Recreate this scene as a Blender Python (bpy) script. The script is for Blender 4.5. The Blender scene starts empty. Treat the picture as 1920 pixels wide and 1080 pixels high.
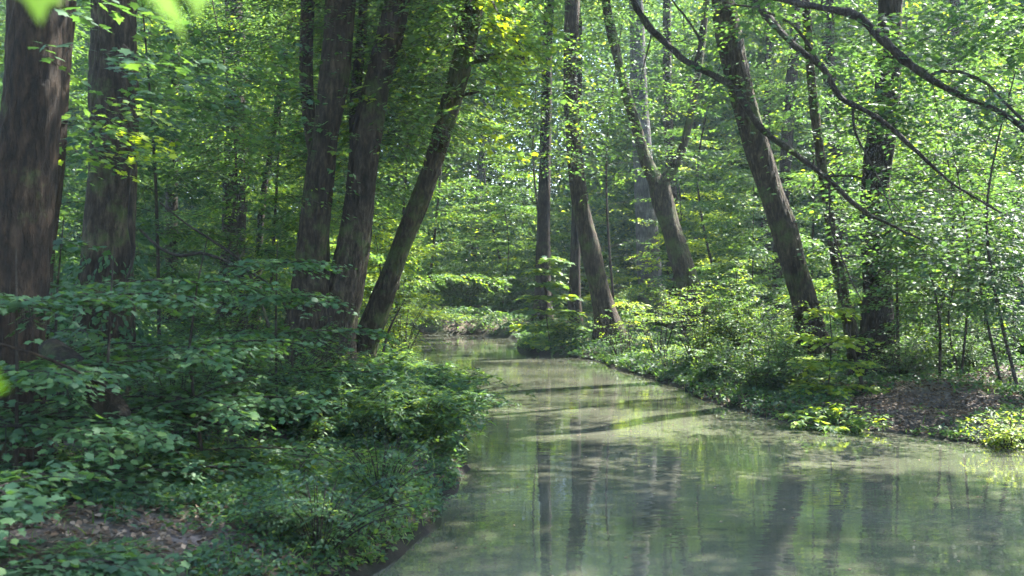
import bpy, math
import numpy as np

# ------------------------------------------------------------------ camera, sky, sun, exposure
C = bpy.context.scene
F, H, HY = 1844.0, 1.8, 530.0            # focal length in photo pixels, eye height, horizon row
cam_d = bpy.data.cameras.new("camera")
cam = bpy.data.objects.new("camera", cam_d)
C.collection.objects.link(cam)
cam.location = (0, 0, H)
cam.rotation_euler = (math.radians(90), 0, 0)
cam_d.sensor_width = 36
cam_d.lens = 36 * F / 1920
cam_d.shift_y = -(540 - HY) / 1920
cam_d.clip_end = 600
cam_d.dof.use_dof = True
cam_d.dof.focus_distance = 16
cam_d.dof.aperture_fstop = 3.6
C.camera = cam

SUN_AZ, SUN_EL = math.radians(52), math.radians(50)
SUN = np.array([math.cos(SUN_EL) * math.sin(SUN_AZ), math.cos(SUN_EL) * math.cos(SUN_AZ), math.sin(SUN_EL)])
world = bpy.data.worlds.new("World")
C.world = world
world.use_nodes = True
nt = world.node_tree
sky = nt.nodes.new("ShaderNodeTexSky")
sky.sky_type = 'NISHITA'
sky.sun_disc = False
sky.sun_elevation = SUN_EL
sky.sun_rotation = SUN_AZ
nt.links.new(sky.outputs[0], nt.nodes["Background"].inputs[0])
nt.nodes["Background"].inputs[1].default_value = 0.135
sl = bpy.data.lights.new("sun", 'SUN')
sl.energy = 5.0
sl.angle = math.radians(0.5)
sl.color = (1, 0.96, 0.88)
so = bpy.data.objects.new("sun", sl)
C.collection.objects.link(so)
from mathutils import Vector
so.rotation_euler = Vector(SUN).to_track_quat('Z', 'Y').to_euler()
C.view_settings.view_transform = 'Standard'
C.view_settings.look = 'None'
C.view_settings.exposure = 2.98
C.view_settings.gamma = 1
cy = C.cycles
cy.max_bounces = 8
cy.diffuse_bounces = 4
cy.glossy_bounces = 3
cy.transmission_bounces = 5
cy.volume_bounces = 0
cy.caustics_reflective = False
cy.caustics_refractive = False
cy.sample_clamp_indirect = 6
cy.use_denoising = True
cy.use_adaptive_sampling = True
cy.adaptive_threshold = 0.02

R = np.random.default_rng(11)


def P(x, y, d):
    return np.array([(x - 960) / F * d, d, H - (y - HY) / F * d])


# ------------------------------------------------------------------ shape of the land
left_shore = [(-2.4, -14), (-2.3, 0), (-1.75, 3), (-1.2, 5), (-.88, 6.03), (-.56, 6.9), (-.44, 8.1), (-.52, 9.5), (-.6, 11.5),
              (-.62, 14), (-1.05, 17), (-1.9, 20), (-3.1, 24), (-4.1, 27.6), (-4.9, 31), (-6.5, 33), (-12, 35), (-30, 38)]
right_shore = [(-30, 42), (-12, 38.5), (-5, 35.2), (-1, 33.6), (.2, 31), (.12, 27), (.25, 25.2), (1.0, 24), (1.8, 23.2), (2.15, 20.7), (2.7, 18),
               (2.85, 15.6), (3.2, 13.6), (3.66, 12.6), (4.3, 12.0), (4.95, 11.2), (5.4, 10.5), (8, 9.4), (14, 8.5), (26, 8), (26, -14)]


def densify(pts, step=.35, amp=.09):
    pts = np.array(pts, float)
    out = []
    for a, b in zip(pts[:-1], pts[1:]):
        n = max(1, int(np.linalg.norm(b - a) / step))
        for i in range(n):
            out.append(a + (b - a) * i / n)
    out.append(pts[-1])
    o = np.array(out)
    k = np.array([.25, .5, .25])
    for _ in range(3):
        o[1:-1] = .25 * o[:-2] + .5 * o[1:-1] + .25 * o[2:]
    s = np.arange(len(o))
    o[:, 0] += amp * (np.sin(s * .9) * .5 + np.sin(s * 2.13 + 1) * .5 + .5 * np.sin(s * .37 + 2))
    return o


POLY = np.concatenate([densify(left_shore), densify(right_shore)])


def sdist(x, y):
    """signed distance to the shoreline: positive on land"""
    x = np.asarray(x, float); y = np.asarray(y, float)
    best = np.full(x.shape, 1e9)
    inside = np.zeros(x.shape, bool)
    A = POLY; B = np.roll(POLY, -1, 0)
    for (ax, ay), (bx, by) in zip(A, B):
        dx, dy = bx - ax, by - ay
        l2 = dx * dx + dy * dy + 1e-9
        t = np.clip(((x - ax) * dx + (y - ay) * dy) / l2, 0, 1)
        best = np.minimum(best, (x - ax - t * dx) ** 2 + (y - ay - t * dy) ** 2)
        c = (ay > y) != (by > y)
        if by != ay:
            inside ^= c & (x < (bx - ax) * (y - ay) / (by - ay) + ax)
    d = np.sqrt(best)
    return np.where(inside, -d, d)


def wob(x, y, f=1.0, s=0.0):
    return (np.sin(x * f * 1.3 + 1.7 * np.sin(y * f * .7 + s) + s) + np.sin(y * f * 1.7 + 1.3 * np.sin(x * f * .9 + 2 * s)) +
            .6 * np.sin((x + y) * f * 2.9 + s) + .5 * np.sin((x - y) * f * 4.1 + 3 * s)) / 3.1


def bare(x, y):
    """1 on the trodden bare bank to the right, on the paths; weaker at left, partly painted sun flecks"""
    g1 = np.exp(-(((x - 5.3 - .35 * (y - 13)) / 1.15) ** 2 + ((y - 12.9) / 1.5) ** 2) ** 2)
    g1b = np.exp(-(((x - 7.3) / 1.6) ** 2 + ((y - 15.6) / 1.3) ** 2) ** 2)
    xs = np.asarray(x); ys = np.asarray(y)
    path = np.exp(-((ys - (34 + .22 * (xs - 12))) / 1.5) ** 4) * (xs > 1.5)
    path2 = np.exp(-((ys - (50 + 1.5 * np.sin(xs * .15))) / 1.3) ** 4)
    g2 = np.exp(-(((x + 1.9) / .5) ** 2 + ((y - 5.7) / .28) ** 2) ** 2) * .9  # littered patch at left; sun flecks painted in as paler earth
    g3 = np.exp(-(((x + 2.0) / 1.1) ** 2 + ((y - 4.6) / .45) ** 2) ** 2) * .3
    g4 = 0
    return np.clip((g1 * 1.4 + g1b * .9 + path + path2 + g2 + g3 + g4) * (.75 + .35 * wob(x, y, 2.3, 4)), 0, 1)


def gz(x, y):
    x = np.asarray(x, float); y = np.asarray(y, float)
    s = sdist(x, y)
    left = 1 / (1 + np.exp((x - .6) * 2))
    hb = .26 + .12 * left + .45 * np.exp(-((x + 2) / 6) ** 2 - ((y - 38) / 4) ** 2)
    L = np.where(x < .6, .3, .5) + 1.3 * np.exp(-((x - 5.4) / 1.6) ** 2 - ((y - 13) / 1.8) ** 2)
    out = hb * (1 - np.exp(-np.maximum(s, 0) / L)) + np.clip(s, 0, 1.2) * .09 * wob(x, y, .9)
    out += np.clip(s, 0, 1) * .03 * wob(x, y, 3.1, 1) + np.clip(y - 34, 0, 60) * .022
    out += np.clip(s - 2, 0, 6) * .02
    ins = -.5 * (1 - np.exp(np.minimum(s, 0) / .5))
    return np.where(s > 0, out, ins)


def G(x, y):
    return float(gz(np.array([x]), np.array([y]))[0])


# ------------------------------------------------------------------ mesh helpers
class Geo:
    def __init__(self):
        self.v = []; self.t = []; self.n = 0; self.a = []

    def add(self, verts, faces, mat=0, tone=None):
        """faces (m,3) or (m,4)"""
        verts = np.asarray(verts, np.float32).reshape(-1, 3)
        faces = np.asarray(faces, np.int32) + self.n
        self.v.append(verts)
        self.t.append((faces, mat))
        if tone is None:
            tone = np.zeros(len(verts), np.float32)
        self.a.append(np.asarray(tone, np.float32))
        self.n += len(verts)

    def build(self, name, mats, parent=None, smooth=False, loc=None):
        v = np.concatenate(self.v)
        off = np.zeros(3)
        if parent is not None:
            off = np.array(parent.location)
        elif loc is not None:
            off = np.array(loc)
        v = v - off.astype(np.float32)
        me = bpy.data.meshes.new(name)
        me.vertices.add(len(v))
        me.vertices.foreach_set('co', v.ravel())
        li = np.concatenate([f.ravel() for f, m in self.t])
        tot = np.concatenate([np.full(len(f), f.shape[1], np.int32) for f, m in self.t])
        mi = np.concatenate([np.full(len(f), m, np.int32) for f, m in self.t])
        st = np.concatenate([[0], np.cumsum(tot)[:-1]]).astype(np.int32)
        me.loops.add(len(li)); me.loops.foreach_set('vertex_index', li.astype(np.int32))
        me.polygons.add(len(tot)); me.polygons.foreach_set('loop_start', st)
        me.polygons.foreach_set('material_index', mi)
        for m in mats:
            me.materials.append(m)
        at = me.attributes.new('tone', 'FLOAT', 'POINT')
        at.data.foreach_set('value', np.concatenate(self.a))
        me.update(calc_edges=True)
        if smooth:
            me.polygons.foreach_set('use_smooth', np.ones(len(tot), bool))
        o = bpy.data.objects.new(name, me)
        C.collection.objects.link(o)
        if parent is not None:
            o.parent = parent
        elif loc is not None:
            o.location = loc
        return o


def thing(name, label, cat, loc, group=None):
    o = bpy.data.objects.new(name, None)
    C.collection.objects.link(o)
    o.location = [float(q) for q in loc]
    o.empty_display_size = .2
    o['label'] = label; o['category'] = cat
    if group:
        o['group'] = group
    return o


def smooth_path(pts, rad, step=.3):
    pts = np.asarray(pts, float); rad = np.asarray(rad, float)
    op, orr = [], []
    n = len(pts)
    for i in range(n - 1):
        p0 = pts[max(i - 1, 0)]; p1 = pts[i]; p2 = pts[i + 1]; p3 = pts[min(i + 2, n - 1)]
        k = max(1, int(np.linalg.norm(p2 - p1) / step))
        for j in range(k):
            t = j / k
            op.append(.5 * ((2 * p1) + (-p0 + p2) * t + (2 * p0 - 5 * p1 + 4 * p2 - p3) * t * t + (-p0 + 3 * p1 - 3 * p2 + p3) * t ** 3))
            orr.append(rad[i] + (rad[i + 1] - rad[i]) * t)
    op.append(pts[-1]); orr.append(rad[-1])
    return np.array(op), np.array(orr)


def tube(geo, pts, rad, sides=10, step=.3, rough=.05, mat=0, flare=0, zg=None, seed=0, tone=0., kink=0.):
    p, r = smooth_path(pts, rad, step)
    if kink:
        j = R.normal(0, 1, (len(p), 3)); j[::2] *= .2
        j = (j + np.roll(j, 1, 0)) / 2
        j[0] = 0
        p = p + j * kink
        r = r * (1 + .12 * R.normal(0, 1, len(r)).clip(-1, 1.6))
    n = len(p)
    T = np.gradient(p, axis=0); T /= np.linalg.norm(T, axis=1)[:, None] + 1e-9
    ref = np.array([0.13, 1, 0.05]) if abs(T[0][1]) < .8 else np.array([1, 0, 0.1])
    U = np.cross(T, ref); U /= np.linalg.norm(U, axis=1)[:, None] + 1e-9
    V = np.cross(T, U)
    a = np.linspace(0, 2 * np.pi, sides, endpoint=False)
    s = np.concatenate([[0], np.cumsum(np.linalg.norm(np.diff(p, axis=0), axis=1))])
    A, S = np.meshgrid(a, s)
    rr = r[:, None] * (1 + rough * (np.sin(3 * A + S * 1.3 + seed) * .6 + np.sin(5 * A - S * 2.1 + seed * 2) * .4 + np.sin(2 * A + S * 4.7 + seed) * .4 + .5 * np.sin(S * 3.1 + seed * 3)))
    if flare and zg is not None:
        h = np.maximum(p[:, 2] - zg, 0)[:, None]
        rr *= 1 + flare * np.exp(-h / .3) * (1 + .5 * np.sin(5 * A + seed))
    if sides >= 40:
        wv = A * 17 + 2.2 * np.sin(S * 2.3 + seed) + 1.4 * np.sin(A * 3 + S * 5.1) + .8 * np.sin(S * 11 + A * 2)
        ridge = np.abs(np.sin(wv * .5)) + .5 * np.abs(np.sin(A * 13 - S * 3.7 + 2 * np.sin(S * 6.3 + A))) + .35 * np.sin(S * 23 + 3 * np.sin(A * 7 + seed))
        rr *= 1 + .045 * (ridge - .8) + .03 * np.sin(A * 2 + S * 2.2 + seed) * np.sin(S * 1.1)
    vv = p[:, None, :] + rr[..., None] * (np.cos(A)[..., None] * U[:, None, :] + np.sin(A)[..., None] * V[:, None, :])
    idx = np.arange(n * sides).reshape(n, sides)
    q = np.stack([idx[:-1], np.roll(idx[:-1], -1, 1), np.roll(idx[1:], -1, 1), idx[1:]], -1).reshape(-1, 4)
    geo.add(vv.reshape(-1, 3), q, mat, np.full(n * sides, tone))
    # end cap
    c = geo.n
    last = idx[-1]
    geo.add(np.concatenate([vv[-1], p[-1:]]), np.stack([np.arange(sides), np.roll(np.arange(sides), -1), np.full(sides, sides)], -1), mat, np.full(sides + 1, tone))
    return p, r


def thin_twigs(geo, A, B, ra, rb, mat=1):
    """many straight three-sided twigs from A (n,3) to B (n,3), sagging in the middle"""
    n = len(A)
    if n == 0:
        return
    M = (A + B) / 2 + np.array([0, 0, .04]) * np.linalg.norm(B - A, axis=1)[:, None]
    T = B - A; T /= np.linalg.norm(T, axis=1)[:, None] + 1e-9
    U = np.cross(T, np.array([.1, .2, 1.])); U /= np.linalg.norm(U, axis=1)[:, None] + 1e-9
    V = np.cross(T, U)
    ang = np.array([0, 2.094, 4.189])
    off = np.cos(ang)[None, :, None] * U[:, None, :] + np.sin(ang)[None, :, None] * V[:, None, :]
    ra = np.broadcast_to(ra, (n,)); rb = np.broadcast_to(rb, (n,))
    v = np.concatenate([A[:, None] + off * ra[:, None, None], M[:, None] + off * ((ra + rb) / 2)[:, None, None], B[:, None] + off * rb[:, None, None]], 1)
    base = np.arange(n)[:, None, None] * 9
    q = np.array([[0, 1, 4, 3], [1, 2, 5, 4], [2, 0, 3, 5], [3, 4, 7, 6], [4, 5, 8, 7], [5, 3, 6, 8]])[None]
    geo.add(v.reshape(-1, 3), (base + q).reshape(-1, 4), mat)


KITE = (np.array([[0, 0, 0], [.42, -.3, .07], [1, 0, -.08], [.42, .3, .07]]), np.array([[0, 1, 2], [0, 2, 3]]))
OVAL = (np.array([[0, 0, 0], [.3, -.27, .06], [.7, -.22, .03], [1, 0, -.12], [.7, .22, .03], [.3, .27, .06], [.5, 0, -.02]]),
        np.array([[0, 1, 6], [1, 2, 6], [2, 3, 6], [3, 4, 6], [4, 5, 6], [5, 0, 6]]))
_m = np.array([[0, 0], [-.08, .3], [.2, .3], [.3, .62], [.48, .36], [.62, .42], [.66, .2], [1, 0], [.66, -.2], [.62, -.42], [.48, -.36], [.3, -.62], [.2, -.3], [-.08, -.3]])
MAPLE = (np.concatenate([np.c_[_m, -.18 * (_m[:, 1] ** 2) - .1 * _m[:, 0] ** 2 + .03], [[.35, 0, .03]]]),
         np.array([[i, (i + 1) % 14, 14] for i in range(14)])[:, ::-1])
FEATHER = (np.array([[0, 0, 0], [.42, -.2, .03], [1, 0, -.06], [.42, .2, .03]]), np.array([[0, 1, 2], [0, 2, 3]]))
BLADE = (np.array([[0, -.035, 0], [0, .035, 0], [.5, .025, .02], [.5, -.025, .02], [1, 0, -.12]]), np.array([[0, 1, 2], [0, 2, 3], [3, 2, 4]]))


def put_leaves(geo, tmpl, pos, yaw, pitch, roll, size, tone, mat=0):
    tv, tf = tmpl
    n = len(pos)
    if n == 0:
        return
    cyw, syw, cp, sp = np.cos(yaw), np.sin(yaw), np.cos(pitch), np.sin(pitch)
    X = np.stack([cp * cyw, cp * syw, sp], -1)
    Y0 = np.stack([-syw, cyw, np.zeros(n)], -1)
    Z0 = np.cross(X, Y0)
    cr, sr = np.cos(roll)[:, None], np.sin(roll)[:, None]
    Y = cr * Y0 + sr * Z0
    Z = np.cross(X, Y)
    size = np.broadcast_to(size, (n,))
    M = np.stack([X, Y, Z], 1) * size[:, None, None]
    v = pos[:, None, :] + np.einsum('ka,nab->nkb', tv, M)
    f = (np.arange(n)[:, None, None] * len(tv) + tf[None]).reshape(-1, tf.shape[1])
    tone = np.broadcast_to(tone, (n,))
    geo.add(v.reshape(-1, 3), f, mat, np.repeat(tone, len(tv)))


CLEAR = []       # trunks kept free of the leaves that hang in front of them: (ys, xs, half widths, depth, chance)
SHAFTS = []      # where the canopy lets the sun through: (point, radius)
OPEN = []        # openings between the trees: (x0, x1, y0, y1, dmin, chance)


def keep(c, shafts=True):
    """which sprays grow: pruned out of trunk fronts and out of the sun's gaps"""
    x, y, z = c[:, 0], np.maximum(c[:, 1], .3), c[:, 2]
    px = 960 + F * x / y
    py = HY - (z - H) * F / y
    k = np.ones(len(c), bool)
    rnd = R.random(len(c))
    for ys, xs, ws, d, ch in CLEAR:
        xi = np.interp(py, ys, xs); wi = np.interp(py, ys, ws)
        k &= ~((np.abs(px - xi) < wi + 8) & (y < d) & (y > 1) & (py > -20) & (py < ys[-1] + 10) & (rnd < ch))
    for x0, x1, y0, y1, dmin, ch in OPEN:
        k &= ~((px > x0) & (px < x1) & (py > y0) & (py < y1) & (y < dmin) & (y > .5) & (rnd < ch))
    if shafts:
        for t, r in SHAFTS:
            w = c - t
            s = w @ SUN
            dd = np.linalg.norm(w - s[:, None] * SUN, axis=1)
            k &= ~((s > 2.0) & (dd < r))
    return k


def sprays(geo, base, yaw, pitch, L, k=14, leaf=.1, tone=.5, tmpl=KITE, lat=.28, spread=.9, twig=.004, prune=True, droop=.18, var=.13):
    n = len(base)
    if n == 0:
        return
    D = np.stack([np.cos(pitch) * np.cos(yaw), np.cos(pitch) * np.sin(yaw), np.sin(pitch)], -1)
    L = np.broadcast_to(L, (n,)).astype(float); tone = np.broadcast_to(tone, (n,)).astype(float)
    if prune:
        m = keep(base + D * (L * .5)[:, None])
        base, yaw, pitch, D, L, tone = base[m], yaw[m], pitch[m], D[m], L[m], tone[m]
        n = len(base)
        if n == 0:
            return
    S = np.stack([-np.sin(yaw), np.cos(yaw), np.zeros(n)], -1)
    t = ((np.arange(k) + .7) / k)[None, :] * np.ones((n, 1))
    side = np.where(np.arange(k) % 2 == 0, 1, -1)[None, :] * np.ones((n, 1))
    rr = R.random((n, k))
    pos = base[:, None] + D[:, None] * (L[:, None] * t)[..., None] + S[:, None] * (side * L[:, None] * lat * (1 - .6 * t) * rr)[..., None]
    pos[..., 2] += -droop * L[:, None] * t * t + R.normal(0, .035, (n, k)) * L[:, None] * (lat > 0)
    ly = yaw[:, None] + side * (spread - .75 * spread * t ** 3) + R.normal(0, .25, (n, k))
    lp = (pitch * .4)[:, None] - .18 + R.normal(0, .22, (n, k))
    lr = R.normal(0, .3, (n, k))
    sz = leaf * (.65 + .6 * R.random((n, k))) * (1 - .25 * t)
    tn = np.clip(tone[:, None] + R.normal(0, var, (n, k)), 0, 1)
    put_leaves(geo, tmpl, pos.reshape(-1, 3), ly.ravel(), lp.ravel(), lr.ravel(), sz.ravel(), tn.ravel())
    if twig:
        B = base + D * L[:, None]; B[:, 2] -= droop * L
        thin_twigs(geo, base, B, twig, twig * .4)


# ------------------------------------------------------------------ materials
def mat_new(name):
    m = bpy.data.materials.new(name); m.use_nodes = True
    t = m.node_tree; t.nodes.clear()
    o = t.nodes.new("ShaderNodeOutputMaterial")
    return m, t, o


def N(t, kind, **kw):
    n = t.nodes.new(kind)
    for k, v in kw.items():
        if k.startswith('i_'):
            n.inputs[k[2:].replace('_', ' ')].default_value = v
        else:
            setattr(n, k, v)
    return n


def ramp(t, stops):
    r = t.nodes.new("ShaderNodeValToRGB")
    e = r.color_ramp.elements
    while len(e) < len(stops):
        e.new(.5)
    for q, (p, c) in zip(e, stops):
        q.position = p; q.color = (*c, 1)
    return r


def leaf_mat(name, stops, trans=.48, tcol=(2.0, 1.9, .6), rough=.55, gloss=.3):
    m, t, o = mat_new(name)
    at = N(t, "ShaderNodeAttribute", attribute_name='tone')
    geo = N(t, "ShaderNodeNewGeometry")
    nz = N(t, "ShaderNodeTexNoise"); nz.inputs['Scale'].default_value = 1.7; nz.inputs['Detail'].default_value = 2
    t.links.new(geo.outputs['Position'], nz.inputs['Vector'])
    ad = N(t, "ShaderNodeMath", operation='MULTIPLY_ADD'); ad.inputs[1].default_value = .5; ad.inputs[2].default_value = -.25
    t.links.new(nz.outputs[0], ad.inputs[0])
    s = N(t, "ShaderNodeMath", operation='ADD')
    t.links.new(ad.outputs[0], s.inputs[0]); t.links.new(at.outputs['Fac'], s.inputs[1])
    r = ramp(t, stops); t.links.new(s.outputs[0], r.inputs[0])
    p = N(t, "ShaderNodeBsdfPrincipled")
    p.inputs['Roughness'].default_value = rough
    p.inputs['Specular IOR Level'].default_value = gloss
    t.links.new(r.outputs[0], p.inputs['Base Color'])
    mu = N(t, "ShaderNodeVectorMath", operation='MULTIPLY'); mu.inputs[1].default_value = tcol
    t.links.new(r.outputs[0], mu.inputs[0])
    tr = N(t, "ShaderNodeBsdfTranslucent"); t.links.new(mu.outputs[0], tr.inputs[0])
    mx = N(t, "ShaderNodeMixShader"); mx.inputs[0].default_value = trans
    t.links.new(p.outputs[0], mx.inputs[1]); t.links.new(tr.outputs[0], mx.inputs[2])
    t.links.new(mx.outputs[0], o.inputs[0])
    return m


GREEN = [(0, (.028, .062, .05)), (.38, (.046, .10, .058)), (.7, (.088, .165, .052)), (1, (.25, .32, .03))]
M_LEAF = leaf_mat('leaf_green', GREEN)
M_LEAF_DARK = leaf_mat('leaf_blue_green', [(0, (.025, .06, .035)), (.5, (.05, .115, .05)), (1, (.11, .19, .05))], trans=.4, rough=.6, gloss=.3)
M_LEAF_FAR = leaf_mat('leaf_far_green', [(0, (.026, .055, .05)), (.4, (.05, .10, .075)), (.72, (.085, .15, .075)), (1, (.22, .28, .06))], rough=.7, gloss=.1)
M_LEAF_NEAR = leaf_mat('leaf_lime', [(0, (.06, .13, .008)), (1, (.10, .2, .01))], tcol=(1.3, 1.3, .4), rough=.7, gloss=.1)
M_LITTER = leaf_mat('leaf_litter_brown', [(0, (.05, .032, .02)), (.5, (.13, .085, .05)), (1, (.3, .22, .15))], trans=.15, tcol=(1, 1, 1), rough=.7, gloss=.25)
M_GRASS = leaf_mat('grass_blades', [(0, (.04, .09, .02)), (.5, (.08, .16, .03)), (1, (.22, .27, .07))], trans=.4)


def bark_mat(name, dark, mid, light, moss=.5, mossc=(.06, .085, .02), scale=1.0):
    m, t, o = mat_new(name)
    tc = N(t, "ShaderNodeTexCoord")
    mp = N(t, "ShaderNodeMapping"); mp.inputs['Scale'].default_value = (9 * scale, 9 * scale, 2.4 * scale)
    t.links.new(tc.outputs['Object'], mp.inputs[0])
    n1 = N(t, "ShaderNodeTexNoise"); n1.inputs['Scale'].default_value = 2.2; n1.inputs['Detail'].default_value = 8; n1.inputs['Roughness'].default_value = .65
    t.links.new(mp.outputs[0], n1.inputs['Vector'])
    vo = N(t, "ShaderNodeTexVoronoi", feature='DISTANCE_TO_EDGE'); vo.inputs['Scale'].default_value = 2.6
    mixv = N(t, "ShaderNodeMixRGB"); mixv.inputs[0].default_value = .5
    t.links.new(mp.outputs[0], mixv.inputs[1]); t.links.new(n1.outputs['Color'], mixv.inputs[2])
    t.links.new(mixv.outputs[0], vo.inputs['Vector'])
    r = ramp(t, [(.31, dark), (.5, mid), (.69, light)]); t.links.new(n1.outputs[0], r.inputs[0])
    cr = N(t, "ShaderNodeMapRange"); cr.inputs[1].default_value = 0; cr.inputs[2].default_value = .12; cr.inputs[3].default_value = .78; cr.inputs[4].default_value = 1
    t.links.new(vo.outputs[0], cr.inputs[0])
    mul = N(t, "ShaderNodeVectorMath", operation='SCALE')
    n4 = N(t, "ShaderNodeTexNoise"); n4.inputs['Scale'].default_value = 2.7; n4.inputs['Detail'].default_value = 4
    t.links.new(tc.outputs['Object'], n4.inputs['Vector'])
    w4 = N(t, "ShaderNodeMapRange"); w4.inputs[1].default_value = .35; w4.inputs[2].default_value = .65; w4.inputs[3].default_value = .6; w4.inputs[4].default_value = 1.35
    t.links.new(n4.outputs[0], w4.inputs[0])
    c4 = N(t, "ShaderNodeMath", operation='MULTIPLY'); t.links.new(w4.outputs[0], c4.inputs[0]); t.links.new(cr.outputs[0], c4.inputs[1])
    t.links.new(r.outputs[0], mul.inputs[0]); t.links.new(c4.outputs[0], mul.inputs['Scale'])
    n2 = N(t, "ShaderNodeTexNoise"); n2.inputs['Scale'].default_value = 1.3; n2.inputs['Detail'].default_value = 6; n2.inputs['Roughness'].default_value = .7
    t.links.new(tc.outputs['Object'], n2.inputs['Vector'])
    mr = N(t, "ShaderNodeMapRange"); mr.inputs[1].default_value = .62 - .2 * moss; mr.inputs[2].default_value = .74 - .2 * moss; mr.inputs[4].default_value = .85
    t.links.new(n2.outputs[0], mr.inputs[0])
    mm = N(t, "ShaderNodeMixRGB"); mm.inputs[2].default_value = (*mossc, 1)
    t.links.new(mr.outputs[0], mm.inputs[0]); t.links.new(mul.outputs[0], mm.inputs[1])
    p = N(t, "ShaderNodeBsdfPrincipled"); p.inputs['Roughness'].default_value = .85; p.inputs['Specular IOR Level'].default_value = .25
    t.links.new(mm.outputs[0], p.inputs['Base Color'])
    ad = N(t, "ShaderNodeMath", operation='ADD'); t.links.new(n1.outputs[0], ad.inputs[0]); t.links.new(cr.outputs[0], ad.inputs[1])
    b = N(t, "ShaderNodeBump"); b.inputs['Strength'].default_value = 1; b.inputs['Distance'].default_value = .05
    t.links.new(ad.outputs[0], b.inputs['Height']); t.links.new(b.outputs[0], p.inputs['Normal'])
    t.links.new(p.outputs[0], o.inputs[0])
    return m


M_BARK = bark_mat('bark_brown', (.009, .006, .0035), (.034, .024, .014), (.095, .070, .044), .45)
M_BARK_RED = bark_mat('bark_red_brown', (.007, .0045, .003), (.026, .0155, .008), (.065, .04, .022), .2)
M_BARK_DARK = bark_mat('bark_dark', (.007, .005, .0035), (.022, .0155, .009), (.06, .043, .027), .3)
M_BARK_GREY = bark_mat('bark_grey', (.05, .05, .052), (.095, .09, .09), (.14, .135, .13), .1)
M_BARK_MOSS = bark_mat('bark_mossy', (.010, .0075, .004), (.036, .027, .014), (.10, .078, .045), .6)
M_TWIG = bark_mat('twig_bark', (.025, .02, .017), (.05, .04, .03), (.09, .075, .06), .3, scale=3)
BARKS = dict(brown=M_BARK, red=M_BARK_RED, dark=M_BARK_DARK, grey=M_BARK_GREY, moss=M_BARK_MOSS)


def ground_mat():
    m, t, o = mat_new('forest_soil')
    g = N(t, "ShaderNodeNewGeometry")
    at = N(t, "ShaderNodeAttribute", attribute_name='tone')
    n1 = N(t, "ShaderNodeTexNoise"); n1.inputs['Scale'].default_value = 9; n1.inputs['Detail'].default_value = 9; n1.inputs['Roughness'].default_value = .75
    n2 = N(t, "ShaderNodeTexNoise"); n2.inputs['Scale'].default_value = .9; n2.inputs['Detail'].default_value = 5
    for n in (n1, n2):
        t.links.new(g.outputs['Position'], n.inputs['Vector'])
    soil = ramp(t, [(.3, (.035, .026, .02)), (.5, (.085, .065, .05)), (.7, (.17, .135, .11))])
    green = ramp(t, [(.3, (.02, .03, .012)), (.5, (.045, .065, .022)), (.7, (.09, .11, .035))])
    bare_r = ramp(t, [(.32, (.05, .04, .036)), (.5, (.12, .098, .09)), (.68, (.23, .195, .18))])
    for r in (soil, green, bare_r):
        t.links.new(n1.outputs[0], r.inputs[0])
    mr = N(t, "ShaderNodeMapRange"); mr.inputs[1].default_value = .45; mr.inputs[2].default_value = .58
    t.links.new(n2.outputs[0], mr.inputs[0])
    m1 = N(t, "ShaderNodeMixRGB"); t.links.new(mr.outputs[0], m1.inputs[0]); t.links.new(soil.outputs[0], m1.inputs[1]); t.links.new(green.outputs[0], m1.inputs[2])
    m2 = N(t, "ShaderNodeMixRGB"); t.links.new(at.outputs['Fac'], m2.inputs[0]); t.links.new(m1.outputs[0], m2.inputs[1]); t.links.new(bare_r.outputs[0], m2.inputs[2])
    sz = N(t, "ShaderNodeSeparateXYZ"); t.links.new(g.outputs['Position'], sz.inputs[0])
    wet = N(t, "ShaderNodeMapRange"); wet.inputs[1].default_value = .06; wet.inputs[2].default_value = .3; wet.inputs[3].default_value = .22; wet.inputs[4].default_value = 1
    t.links.new(sz.outputs[2], wet.inputs[0])
    wm = N(t, "ShaderNodeVectorMath", operation='SCALE'); t.links.new(m2.outputs[0], wm.inputs[0]); t.links.new(wet.outputs[0], wm.inputs['Scale'])
    p = N(t, "ShaderNodeBsdfPrincipled"); p.inputs['Roughness'].default_value = .9; p.inputs['Specular IOR Level'].default_value = .2
    t.links.new(wm.outputs[0], p.inputs['Base Color'])
    b = N(t, "ShaderNodeBump"); b.inputs['Strength'].default_value = .8; b.inputs['Distance'].default_value = .05
    t.links.new(n1.outputs[0], b.inputs['Height']); t.links.new(b.outputs[0], p.inputs['Normal'])
    t.links.new(p.outputs[0], o.inputs[0])
    return m


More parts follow.
